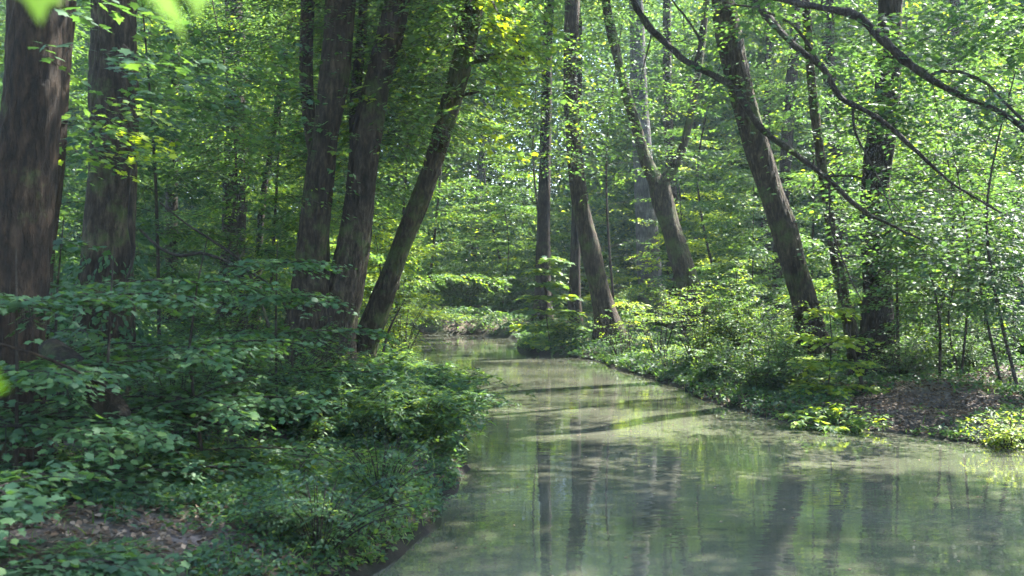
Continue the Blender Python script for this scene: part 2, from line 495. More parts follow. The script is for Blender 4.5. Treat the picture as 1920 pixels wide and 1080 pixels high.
def water_mat():
    m, t, o = mat_new('silty_water')
    g = N(t, "ShaderNodeNewGeometry")
    mp = N(t, "ShaderNodeMapping"); mp.inputs['Scale'].default_value = (.5, 2.2, 1)
    t.links.new(g.outputs['Position'], mp.inputs[0])
    n1 = N(t, "ShaderNodeTexNoise"); n1.inputs['Scale'].default_value = 2.6; n1.inputs['Detail'].default_value = 3; n1.inputs['Roughness'].default_value = .5
    t.links.new(mp.outputs[0], n1.inputs['Vector'])
    n3 = N(t, "ShaderNodeTexNoise"); n3.inputs['Scale'].default_value = .35; n3.inputs['Detail'].default_value = 4
    t.links.new(mp.outputs[0], n3.inputs['Vector'])
    r = ramp(t, [(.35, (.046, .052, .034)), (.65, (.095, .096, .07))]); t.links.new(n3.outputs[0], r.inputs[0])
    p = N(t, "ShaderNodeBsdfPrincipled"); p.inputs['Roughness'].default_value = .02; p.inputs['IOR'].default_value = 1.6
    t.links.new(r.outputs[0], p.inputs['Base Color'])
    b = N(t, "ShaderNodeBump"); b.inputs['Strength'].default_value = .05; b.inputs['Distance'].default_value = .05
    t.links.new(n1.outputs[0], b.inputs['Height']); t.links.new(b.outputs[0], p.inputs['Normal'])
    t.links.new(p.outputs[0], o.inputs[0])
    return m


# ------------------------------------------------------------------ ground and water
def axis(lo, hi, dense_lo, dense_hi, fine, coarse_n):
    a = np.arange(dense_lo, dense_hi, fine)
    k = np.linspace(0, 1, coarse_n) ** 2.2
    return np.concatenate([(dense_lo - (dense_lo - lo) * k[::-1])[:-1], a, dense_hi + (hi - dense_hi) * k])


gx = axis(-300, 300, -9, 11, .13, 34)
gy = axis(-200, 420, 3, 30, .13, 60)
X, Y = np.meshgrid(gx, gy)
Z = gz(X.ravel(), Y.ravel()).reshape(X.shape)
g = Geo()
nx, ny = len(gx), len(gy)
idx = np.arange(nx * ny).reshape(ny, nx)
q = np.stack([idx[:-1, :-1], idx[:-1, 1:], idx[1:, 1:], idx[1:, :-1]], -1).reshape(-1, 4)
bz = bare(X, Y) * (sdist(X.ravel(), Y.ravel()).reshape(X.shape) > .05)
g.add(np.stack([X, Y, Z], -1), q, 0, bz.ravel())
go = g.build('ground', [ground_mat()], smooth=True)
go['kind'] = 'structure'
g = Geo()
g.add([[-60, -16, 0], [40, -16, 0], [40, 44, 0], [-60, 44, 0]], [[0, 1, 2, 3]])
w = g.build('water', [water_mat()]); w['kind'] = 'structure'

# ------------------------------------------------------------------ sun gaps in the canopy
for x, y, r in [(3.0, 19.2, .5), (1.2, 17.2, .55), (2.6, 15.9, .4), (0.2, 14.3, .45), (2.2, 12.6, .55), (4.3, 11.3, .5), (.3, 11.6, .35), (3.2, 9.8, .5),
                (-1.8, 31, .9), (-.8, 32, .7), (5.0, 13.1, .35), (6.6, 15.0, .4), (7.5, 16, .3), (5.4, 10.8, .5), (4.6, 10.6, .35), (1.0, 9.2, .3),
                (-1.8, 5.9, .32), (-1.6, 5.6, .25), (-2.4, 6.5, .28), (-2.2, 6.1, .2), (-3.0, 6.4, .25), (-1.5, 9.3, .35), (-2.2, 9.8, .4), (-1.2, 8.4, .3)]:
    SHAFTS.append((np.array([x, y, 0.1]), r))
for y, x0, x1, r in [(15.3, -.3, 2.4, .4), (13.5, -.3, 3.1, .55), (11.5, .8, 4.4, .55), (9.5, -.1, 5.2, .36), (17.9, 1.2, 2.5, .35), (31.4, -4.2, .2, 1.2)]:
    for x in np.arange(x0, x1, .5):
        SHAFTS.append((np.array([x, y + .15 * math.sin(x * 2.1), 0.1]), r))
for px, py, d in [(830, 340, 40), (860, 400, 46), (900, 440, 50), (870, 320, 38), (930, 380, 40), (850, 640, 31), (900, 640, 31.5), (850, 460, 44), (900, 350, 54), (800, 420, 40)]:
    SHAFTS.append((P(px, py, d), 3.2))
for px, py, d, r in [(1040, 520, 24, .8), (1180, 535, 22, .8), (860, 400, 42, 2.2), (900, 200, 15, 1.3), (970, 250, 15, 1.2), (900, 60, 15, 1.0), (800, 750, 11.6, .8), (720, 720, 13, .9), (850, 800, 9.4, .6), (760, 830, 9.2, .5), (1000, 500, 25, 1.0), (1500, 560, 15, .8), (1750, 400, 19, .9), (1250, 300, 32, 1.6),
                     (1540, 610, 14.5, .5), (1850, 590, 19, .5), (690, 500, 21, .7), (800, 560, 20, .8), (1400, 520, 18, .8), (1300, 560, 19.5, .8),
                     (230, 230, 9, .3), (500, 230, 25, 1.5), (1700, 350, 20, .7), (1850, 150, 30, 1.8), (720, 780, 10.5, .6), (1600, 760, 12.2, .35),
                     (940, 420, 50, 2.5), (1330, 40, 30, 1.4), (1000, 100, 22, 1.2), (820, 640, 20, .6), (470, 480, 24, 1.2), (1750, 480, 24, 1.2),
                     (1880, 830, 10.3, .4), (1230, 660, 21, .8), (1100, 640, 25, 1.0), (620, 820, 8.5, .4), (350, 250, 20, .8)]:
    SHAFTS.append((P(px, py, d), r))

# ------------------------------------------------------------------ trunks of the tall trees
# (name, label, bark, depth, [(px, py, width px)...], extra height above frame, crown radius, crown size)
TT = [
 ('tree', 'thick red-brown trunk at the far left edge of the view, the widest of all', 'red', 7.6,
  [(74, -30, 112), (68, 60, 112), (58, 200, 118), (42, 350, 124), (28, 500, 134), (12, 640, 150), (2, 720, 165)], 5, 3.4, .93),
 ('tree', 'darker red-brown trunk half hidden behind the thick trunk at the left edge', 'red', 9.5,
  [(118, -30, 56), (108, 100, 58), (96, 250, 60), (84, 380, 62), (72, 480, 64), (60, 590, 70)], 5, 3, .9),
 ('tree', 'broad dark trunk clothed in ivy near its foot, second trunk from the left', 'brown', 11.5,
  [(216, -30, 92), (215, 100, 94), (214, 250, 96), (206, 400, 100), (200, 500, 106), (194, 625, 124)], 5, 3.6, .9),
 ('tree', 'dark distant trunk in the undergrowth between the ivy trunk and the leaning cluster', 'dark', 27,
  [(436, -30, 38), (442, 100, 40), (441, 250, 42), (438, 380, 48), (436, 610, 56)], 5, 3.4, .8),
 ('tree', 'thin pole-like tree leaning right behind leaves, left of the cluster of dark trunks', 'dark', 24,
  [(548, -20, 11), (538, 100, 12), (520, 200, 13), (505, 300, 13), (490, 400, 14), (478, 630, 17)], 2.5, 1.6, .8),
 ('tree', 'slim dark stem joining the left trunk of the cluster from its left side', 'brown', 15.3,
  [(578, -30, 29), (575, 60, 29), (574, 140, 29), (580, 220, 28), (594, 320, 30), (590, 450, 34), (578, 660, 40)], 4, 2.6, .88),
 ('tree', 'tall dark trunk forming the left half of the big cluster left of the stream', 'brown', 15,
  [(642, -30, 66), (634, 60, 64), (624, 160, 62), (609, 260, 58), (598, 350, 60), (588, 450, 66), (584, 550, 84), (578, 670, 110)], 5, 3.8, .9),
 ('tree', 'slender dark stem rising between the two thick trunks of the cluster', 'brown', 16.4,
  [(683, -30, 18), (677, 80, 20), (668, 160, 24), (664, 240, 22), (668, 330, 24), (664, 440, 28), (640, 640, 36)], 4, 2.4, .85),
 ('tree', 'thick trunk tilting right that forms the right half of the big cluster', 'brown', 15.2,
  [(748, -30, 54), (735, 50, 56), (712, 140, 58), (692, 230, 62), (680, 320, 62), (669, 410, 66), (654, 500, 78), (626, 600, 104), (612, 680, 120)], 5, 3.8, .9),
 ('tree', 'strongly leaning mossy trunk on the left bank beside the stream, with a bare branch stub', 'moss', 16.2,
  [(900, -30, 42), (885, 30, 43), (866, 120, 44), (838, 220, 43), (810, 310, 43), (785, 380, 44), (757, 450, 45), (732, 520, 47), (706, 590, 53), (682, 650, 55), (668, 694, 62)], 4, 3.0, .98),
 ('tree', 'slim brown trunk curving down to the grassy point where the far stream narrows', 'brown', 24.8,
  [(1074, -30, 32), (1071, 60, 31), (1069, 150, 29), (1073, 240, 31), (1082, 330, 34), (1092, 400, 38), (1107, 470, 42), (1123, 540, 45), (1136, 590, 50), (1142, 618, 58)], 4, 3.4, .92),
 ('tree', 'short looking near-black trunk seen behind the bright layered sapling in the centre', 'dark', 34,
  [(1030, -30, 20), (1026, 100, 22), (1022, 300, 25), (1020, 400, 28), (1018, 480, 32), (1018, 590, 38)], 4, 3.4, .85),
 ('tree', 'dark upright trunk just left of the curving brown trunk by the grassy point', 'dark', 31,
  [(1085, 100, 17), (1082, 300, 19), (1080, 420, 21), (1078, 520, 24), (1078, 595, 30)], 3, 2.4, .85),
 ('tree', 'pale grey smooth trunk standing in haze behind the forked tree', 'grey', 36,
  [(1192, -30, 30), (1196, 120, 34), (1203, 260, 40), (1210, 380, 47), (1216, 470, 50), (1220, 585, 58)], 5, 3.6, .92),
 ('tree', 'distant hazy trunk glimpsed through the misty gap above the far bend of the stream', 'grey', 52,
  [(905, 250, 12), (899, 340, 15), (893, 400, 17), (888, 470, 20), (886, 560, 24)], 6, 3.5, .6),
 ('tree', 'thin dark trunk between the forked tree and the large tilted trunk', 'dark', 40,
  [(1250, -30, 16), (1252, 200, 20), (1262, 420, 26), (1262, 585, 32)], 5, 3, .7),
 ('tree', 'dark thin trunk just right of the large tilted trunk, crossed by an arching limb', 'dark', 33,
  [(1492, -30, 20), (1490, 80, 22), (1480, 200, 25), (1472, 320, 26), (1464, 440, 30), (1460, 600, 36)], 5, 3.2, .85),
 ('tree', 'slimmest straight far trunk behind the arching limbs right of the tilted trunk', 'dark', 42,
  [(1443, -30, 14), (1441, 120, 15), (1438, 230, 16), (1436, 400, 20), (1436, 580, 25)], 5, 3, .75),
 ('tree', 'grey-brown far trunk behind the highest arching limb', 'dark', 34,
  [(1550, -30, 26), (1553, 90, 27), (1558, 180, 28), (1566, 280, 28), (1574, 420, 32), (1580, 590, 38)], 5, 3.4, .8),
 ('tree', 'slender ivy-grown stem winding down in front of the dark right-hand trunk', 'moss', 17.5,
  [(1508, -30, 16), (1516, 80, 18), (1524, 180, 19), (1538, 290, 20), (1554, 390, 22), (1568, 480, 24), (1584, 570, 26), (1604, 660, 32)], 3, 2.4, .8),
 ('tree', 'stout dark trunk standing in nettles on the right bank above the bare earth', 'dark', 16.5,
  [(1672, -30, 46), (1668, 100, 50), (1662, 200, 54), (1648, 290, 58), (1640, 380, 60), (1642, 470, 60), (1645, 560, 62), (1646, 675, 76)], 5, 3.6, .7),
 ('tree', 'faint far trunk among the leaves near the upper right corner', 'dark', 38,
  [(1790, -30, 22), (1786, 120, 24), (1780, 300, 26), (1776, 600, 32)], 5, 3.2, .6),
 ('tree', 'far trunk half lost in green, left of the distant dark trunk on the left', 'dark', 33,
  [(330, -30, 20), (326, 150, 22), (322, 400, 26), (320, 600, 32)], 5, 3.2, .6),
]
FORK = ('tree', 'forked tree whose trunk divides into a left and a right arm beyond the right bank', 'moss', 27.5)
BIG = ('tree', 'large tilted trunk right of centre whose long limbs arch down to the right', 'brown', 19.5)
fork_left = [(1132, -30, 22), (1140, 30, 25), (1158, 110, 24), (1176, 180, 25), (1194, 240, 27), (1210, 300, 32), (1226, 345, 40)]
fork_right = [(1328, -30, 15), (1318, 60, 18), (1310, 130, 19), (1298, 200, 18), (1285, 260, 21), (1266, 310, 25), (1244, 350, 34)]
fork_base = [(1236, 345, 50), (1244, 385, 52), (1258, 430, 52), (1274, 480, 54), (1290, 530, 58), (1306, 600, 72)]
big_path = [(1352, -30, 50), (1362, 40, 54), (1380, 130, 54), (1400, 210, 53), (1420, 280, 53), (1445, 360, 56), (1470, 430, 57), (1490, 500, 55), (1508, 560, 55), (1522, 640, 66)]


def reg(path, d, ch):
    a = np.array(path, float)
    CLEAR.append((a[:, 1], a[:, 0], a[:, 2] / 2, d, ch * (.9 if d < 15.8 else .76)))


for n_, l_, b_, d_, p_, e_, r_, c_ in TT:
    reg(p_, d_ - .3, c_)
reg(fork_left, 27, .9); reg(fork_right, 27, .9); reg(fork_base, 27, .93); reg(big_path, 19, 1.05)
OPEN += [(1896, 1925, 500, 575, 20.2, .97), (800, 960, 300, 480, 36, .75), (770, 1000, 596, 682, 34.5, .97), (560, 1920, -20, 470, 8, .93), (560, 1920, 470, 1080, 8.5, .85),
         (300, 560, 0, 460, 8, .8), (900, 1300, 600, 1080, 24, .9), (740, 920, 300, 560, 15, .8)]


def px_path(path, d, dy=0):
    a = np.array(path, float)
    sl = np.gradient(a[:, 0]) / (np.gradient(a[:, 1]) + 1e-6)
    c = 1 / np.sqrt(1 + sl ** 2)
    return [P(x, y, d) for x, y, w in path], [w / 2 / F * d * q * .87 for (x, y, w), q in zip(path, c)]


def canopy(geo, c, Rad, clumps=13, per=34, leaf=.17, tone=.45, k=12, flat=.62, att=None):
    """clumps of sprays spread through the crown, limbs reaching to each clump"""
    u = R.normal(size=(clumps, 3)); u /= np.linalg.norm(u, axis=1)[:, None]
    cc = c + u * Rad * (.35 + .65 * R.random((clumps, 1))) * np.array([1, 1, flat])
    if att is not None:
        m = (cc[:, 1] > 0)
        thin_twigs(geo, np.repeat(att[None], m.sum(), 0) + R.normal(0, .1, (m.sum(), 3)), cc[m], .06, .02, 1)
    rad = Rad * .34
    idx = np.repeat(np.arange(clumps), per)
    off = R.normal(size=(clumps * per, 3)) * rad * np.array([.6, .6, .38])
    b = cc[idx] + off
    yaw = np.arctan2(off[:, 1], off[:, 0]) + R.normal(0, .6, len(b))
    sprays(geo, b, yaw, R.normal(-.1, .25, len(b)), .75, k=k, leaf=leaf, tone=tone + R.normal(0, .1, len(b)), twig=.006, lat=.45)
    return cc


def tall_tree(spec, shaftless=False):
    n_, l_, b_, d_, p_, e_, r_, c_ = spec
    pts, rad = px_path(p_, d_)
    zg = G(pts[-1][0], pts[-1][1])
    t = thing(n_, l_, 'tree', (pts[-1][0], pts[-1][1], zg), 'tall trees along the stream')
    # drop to the ground along the trunk's own slope
    last = pts[-1].copy(); dirn = pts[-1] - pts[-2]; dirn /= np.linalg.norm(dirn)
    if last[2] > zg - .15:
        k = (last[2] - zg + .25) / max(-dirn[2], .3)
        pts.append(last + dirn * k); rad.append(rad[-1] * 1.05)
    up = pts[0] - pts[1]; up /= np.linalg.norm(up); up = up * .75 + np.array([0, 0, .25]); up /= np.linalg.norm(up)
    r0 = rad[0]
    topz = pts[0][2]
    ext = max(e_, 0)
    more = [pts[0] + up * ext * f + np.array([R.normal(0, .12), R.normal(0, .12), 0]) * ext * f * .4 for f in (1, .66, .33)]
    pts = more + pts
    rad = [r0 * .35, r0 * .6, r0 * .85] + rad
    g = Geo()
    tube(g, pts[::-1], rad[::-1], sides=72 if d_ < 20 else (40 if d_ < 30 else 12), step=.05 if d_ < 20 else (.12 if d_ < 30 else .5), rough=.05, flare=.45, zg=zg, seed=R.random() * 9)
    g.build('trunk', [BARKS[b_]], t, smooth=True)
    g = Geo()
    c = pts[0] + np.array([0, 0, .3])
    canopy(g, c, r_, clumps=18, att=pts[1], tone=.42 + .1 * R.random())
    if d_ > 14:
        for py_, q_ in ((-40, 12), (130, 9), (270, 5)):
            i_ = np.interp(py_, [a[1] for a in p_], [a[0] for a in p_])
            canopy(g, P(i_, py_, d_ + .8), 2.9, clumps=q_, per=22, leaf=.08 + .0015 * d_, att=None, tone=.5, k=18, flat=.5)
    g.build('crown', [M_LEAF, M_TWIG], t)
    return t, pts


trees = {}
for s in TT:
    trees[s[1]] = tall_tree(s)

# the forked tree
pb, rb = px_path(fork_base, 27.5); pl, rl = px_path(fork_left, 27.5); pr, rr_ = px_path(fork_right, 27.5)
rb = [q * .88 for q in rb]; rl = [q * .85 for q in rl]; rr_ = [q * .85 for q in rr_]
zg = G(pb[-1][0], 27.5)
t = thing(FORK[0], FORK[1], 'tree', (pb[-1][0], 27.5, zg), 'tall trees along the stream')
pb.append(pb[-1] + (pb[-1] - pb[-2]) * .9); rb.append(rb[-1] * 1.1)
g = Geo()
tube(g, pb[::-1], rb[::-1], sides=48, step=.1, rough=.06, flare=.3, zg=zg)
g.build('trunk', [M_BARK_MOSS], t, smooth=True)
for pp, r_ in ((pl, rl), (pr, rr_)):
    pp[-1] = pp[-1] * .5 + pb[0] * .5
    up = (pp[0] - pp[1]); up /= np.linalg.norm(up)
    pp = [pp[0] + up * 4 + np.array([0, -.3, 0]), pp[0] + up * 2] + pp + [pb[1]]
    r_ = [r_[0] * .4, r_[0] * .7] + r_ + [r_[-1]]
    g = Geo(); tube(g, pp[::-1], r_[::-1], sides=40, step=.12, rough=.08, seed=len(pp))
    g.build('limb', [M_BARK_MOSS], t, smooth=True)
    if pp[0][0] < 3.5:
        top_l = pp[0]
    else:
        top_r = pp[0]
g = Geo(); canopy(g, (pl[0] + pr[0]) / 2 + np.array([0, 0, 3.6]), 4.2, clumps=18, att=pl[0] + np.array([0, 0, 1.5]))
g.build('crown', [M_LEAF, M_TWIG], t)

# the large tilted tree with arching limbs
pts, rad = px_path(big_path, BIG[3])
zg = G(pts[-1][0], 19.5)
t = thing(BIG[0], BIG[1], 'tree', (pts[-1][0], 19.5, zg), 'tall trees along the stream')
BIGT = t
pts = [P(1318, -420, 19.5), P(1330, -220, 19.5)] + pts + [P(1530, 700, 19.5)]
rad = [rad[0] * .7, rad[0] * .9] + rad + [rad[-1] * 1.2]
g = Geo(); tube(g, pts[::-1], rad[::-1], sides=64, step=.06, rough=.05, flare=.35, zg=zg)
g.build('trunk', [M_BARK], t, smooth=True)
limbs = [
 ([(1322, -300, 19.4, 26), (1230, -150, 16, 20), (1178, -60, 14.5, 18), (1190, 5, 14, 17), (1238, 68, 13.6, 17), (1300, 122, 13.2, 17), (1372, 172, 13, 18), (1425, 232, 12.8, 17),
   (1480, 285, 12.6, 16), (1555, 338, 12.4, 14), (1600, 380, 12.3, 11), (1650, 412, 12.2, 8), (1720, 450, 12, 5)], None),
 ([(1328, -250, 19.4, 26), (1350, -120, 15, 20), (1400, -20, 12.5, 17), (1440, 32, 12, 17), (1492, 85, 11.8, 17), (1540, 128, 11.6, 18), (1572, 175, 11.5, 16), (1622, 212, 11.3, 13),
   (1680, 245, 11.2, 12), (1740, 300, 11, 9), (1800, 352, 11, 7), (1880, 395, 10.8, 4)], None),
 ([(1325, -280, 19.4, 28), (1340, -140, 14, 24), (1390, -30, 10.8, 20), (1460, -2, 10, 18), (1550, 18, 9.8, 19), (1612, 38, 9.7, 22), (1652, 78, 9.6, 23), (1700, 112, 9.5, 22), (1768, 158, 9.4, 19), (1830, 188, 9.3, 16),
   (1868, 196, 9.2, 15), (1925, 250, 9.0, 12), (2010, 330, 8.8, 6)], None),
]
# forks of the limbs: each a limb of its own
limbs += [
 ([(1745, 140, 9.42, 9), (1800, 136, 9.35, 8), (1850, 160, 9.25, 8), (1885, 196, 9.2, 8), (1925, 238, 9.1, 7), (1980, 300, 9, 4)], None),
 ([(1545, 132, 11.6, 9), (1500, 60, 11.5, 8), (1450, 28, 11.5, 6), (1380, 8, 11.6, 4), (1310, -6, 11.7, 3)], None),
 ([(1600, 205, 11.4, 8), (1602, 240, 11.3, 6), (1625, 290, 11.2, 5), (1650, 340, 11.1, 4), (1668, 400, 11, 3)], None),
 ([(1555, 338, 12.4, 7), (1556, 380, 12.3, 6), (1562, 440, 12.3, 5), (1585, 500, 12.2, 4), (1620, 560, 12.1, 3)], None),
 ([(1540, 330, 12.4, 6), (1600, 330, 12.3, 6), (1640, 350, 12.2, 4), (1690, 400, 12.1, 3), (1710, 440, 12, 2)], None),
 ([(1300, 122, 13.2, 9), (1312, 80, 13.2, 7), (1290, 40, 13.3, 6), (1262, 0, 13.4, 5), (1240, -40, 13.5, 3)], None),
 ([(1222, 60, 13.6, 5), (1215, 90, 13.6, 4), (1205, 130, 13.6, 3), (1200, 160, 13.6, 2)], None),
]
LIMBPTS = []
for path, _ in limbs:
    pp = [P(x, y, d) for x, y, d, w in path]; rr2 = [w * .7 / 2 / F * d for x, y, d, w in path]
    pp = [q + np.array([R.normal(0, .018), R.normal(0, .05), R.normal(0, .018)]) * (i > 3) for i, q in enumerate(pp)]
    g = Geo(); sp, sr = tube(g, pp, rr2, sides=12, step=.11, rough=.14, seed=len(pp), kink=.012)
    kk = R.choice(len(sp) - 2, min(34, len(sp) - 2), replace=False)
    thin_twigs(g, sp[kk], sp[kk] + R.normal(0, .22, (len(kk), 3)) + np.array([.12, 0, -.12]), .006, .002, 0)
    g.build('limb', [M_TWIG], t, smooth=True)
    LIMBPTS.append((sp, sr))
    CLEAR.append((np.array([p[1] for p in path])[np.argsort([p[1] for p in path])], np.array([p[0] for p in path])[np.argsort([p[1] for p in path])], np.full(len(path), 2.), path[-1][2] - .2, .5))
g = Geo(); canopy(g, pts[0] + np.array([0, 0, 1.5]), 4.6, clumps=20, att=pts[0])
canopy(g, np.array([9.6, 12.6, 11.7]), 4.6, clumps=30, per=44, att=pts[0] + np.array([0, 0, -.5]), flat=.35)  # unseen clumps above the frame, added to shade the near water
canopy(g, np.array([7.0, 11.0, 11.3]), 3.0, clumps=14, per=40, att=pts[0] + np.array([0, 0, -.5]), flat=.35)  # second group of unseen clumps, added for the same shade
# foliage carried by the arching limbs
for sp, sr in LIMBPTS:
    px = 960 + F * sp[:, 0] / sp[:, 1]; py = HY - (sp[:, 2] - H) * F / sp[:, 1]
    m = np.nonzero((sr < .085) & (px > 1150))[0]
    if len(m) == 0:
        continue
    pick = R.choice(m, int(len(m) * 1.7))
    b = sp[pick] + R.normal(0, .04, (len(pick), 3))
    sprays(g, b, R.random(len(b)) * 6.283, R.normal(-.25, .4, len(b)), .35 + .45 * R.random(len(b)), k=11, leaf=.075, tone=.38 + R.normal(0, .15, len(b)), tmpl=MAPLE, twig=.003, droop=.3)
for xa, xb, ya, yb, da, db, n_, tn in ((1560, 1760, 20, 250, 11.5, 14, 210, .34), (1760, 1960, -20, 110, 10, 13, 110, .3), (1340, 1480, -20, 60, 15, 18, 70, .45),
                                   (1540, 1740, 330, 480, 13.5, 15.5, 120, .42), (1150, 1300, 10, 200, 22, 26, 120, .45), (1700, 1930, 380, 520, 12, 15, 150, .36), (1040, 1120, 60, 330, 20, 24, 90, .55)):
    b = np.array([P(R.uniform(xa, xb), R.uniform(ya, yb), R.uniform(da, db)) for _ in range(n_)])
    sprays(g, b, R.random(n_) * 6.283, R.normal(-.2, .2, n_), .5, k=12, leaf=.075, tone=tn + R.normal(0, .12, n_), tmpl=MAPLE, twig=.003, droop=.3, prune=False)
g.build('crown', [M_LEAF, M_TWIG], t)

g = Geo()  # unseen leaf clumps, added up-sun to shade the left bank and trunk
canopy(g, np.array([2.4, 12.4, 9.6]), 2.7, clumps=14, per=40, att=np.array([.6, 15.8, 8.2]), flat=.5)
canopy(g, np.array([-.2, 13.4, 8.8]), 2.2, clumps=9, per=36, att=np.array([.2, 15.8, 8.0]), flat=.5)
SHADE = g
# side branches of the leaning tree, named as its limbs
lt, lpts = trees[TT[9][1]]
for path in ([(868, 120, 16.2, 16), (890, 113, 16.1, 15), (915, 108, 16, 14), (945, 105, 15.9, 13), (975, 107, 15.8, 12), (992, 112, 15.8, 9)],
             [(878, 15, 16.2, 8), (862, 28, 16, 8), (850, 42, 15.9, 7), (856, 62, 15.8, 6), (840, 84, 15.8, 6), (826, 108, 15.8, 4), (818, 135, 15.8, 2)],
             [(866, 178, 16.2, 7), (880, 176, 16, 6), (898, 172, 15.9, 3)],
             [(905, -40, 16.2, 9), (930, 20, 15.6, 6), (960, 60, 15.2, 5), (985, 120, 15, 3)]):
    g = Geo(); tube(g, [P(x, y, d) for x, y, d, w in path], [w / 2 / F * d for x, y, d, w in path], sides=9, step=.08, rough=.12)
    g.build('limb', [M_BARK_MOSS], lt, smooth=True)


# ------------------------------------------------------------------ understorey trees: thin stem, layered boughs
def layered(geo, gs, base, h, spread, z0, nb, leaf=.1, tone=.5, tmpl=KITE, k=14, lean=(0, 0), per=8, twig=.004, up=.25, shape=1.0, var=.13, L=.45, prune=True):
    top = base + np.array([lean[0], lean[1], h])
    mid = base + np.array([lean[0] * .35 + R.normal(0, .06) * h, lean[1] * .35, h * .5])
    r0 = .004 * h + .008
    sp, sr = tube(gs, [base - np.array([0, 0, .2]), mid, top], [r0, r0 * .7, r0 * .25], sides=7, step=.3, rough=.06, seed=h)
    B, Yw, Pt = [], [], []
    A0, A1 = [], []
    for i in range(nb):
        f = z0 + (1 - z0) * (i + R.random()) / nb
        s = sp[min(int(f * (len(sp) - 1)), len(sp) - 1)]
        yaw = i * 2.4 + R.normal(0, .4)
        prof = (1 - ((f - z0) / (1 - z0)) ** 1.6 * .85) if shape > .5 else (.45 + .55 * math.sin(math.pi * min(1, (f - z0) / (1 - z0) + .15)))
        Lb = spread * prof * (.7 + .5 * R.random())
        d = np.array([math.cos(yaw), math.sin(yaw), 0])
        m = max(2, int(per * Lb / spread + 1))
        tt = (np.arange(m) + .6) / m
        line = s + d * Lb * tt[:, None]
        line[:, 2] += up * Lb * (tt - .9 * tt ** 2)
        side = np.where(np.arange(m) % 2 == 0, 1, -1)
        B.append(line); Yw.append(yaw + side * (.9 - .5 * tt) + R.normal(0, .2, m)); Pt.append(R.normal(-.05, .15, m))
        prev = np.concatenate([s[None], line[:-1]])
        A0.append(prev); A1.append(line)
        B.append(line); Yw.append(yaw - side * (.6 - .4 * tt) + R.normal(0, .3, m)); Pt.append(R.normal(-.1, .2, m))
    B = np.concatenate(B); Yw = np.concatenate(Yw); Pt = np.concatenate(Pt)
    sprays(geo, B, Yw, Pt, L * (.6 + .6 * R.random(len(B))), k=k, leaf=leaf, tone=tone + R.normal(0, .09, len(B)), tmpl=tmpl, twig=twig, var=var, prune=prune)
    thin_twigs(geo, np.concatenate(A0), np.concatenate(A1), max(twig * 1.8, .006), max(twig * 1.4, .005), 1)


def young_tree(label, px, d, h, spread, z0=.15, nb=18, leaf=.11, tone=.5, tmpl=KITE, k=30, lean=(0, 0), per=12, mat=None, L=.75, shape=1.0, name='young_tree', cat='young tree', up=.25, prune=True):
    x = (px - 960) / F * d
    zg = G(x, d)
    t = thing(name, label, cat, (x, d, zg), 'young trees in the undergrowth')
    g = Geo(); gs = Geo()
    layered(g, gs, np.array([x, d, zg]), h, spread, z0, nb, leaf, tone, tmpl, k, lean, per, twig=.004 if d < 26 else .0, L=L, shape=shape, up=up, prune=prune)
    gs.build('trunk', [M_TWIG], t, smooth=True)
    g.build('crown', [mat or M_LEAF, M_TWIG], t)
    return t


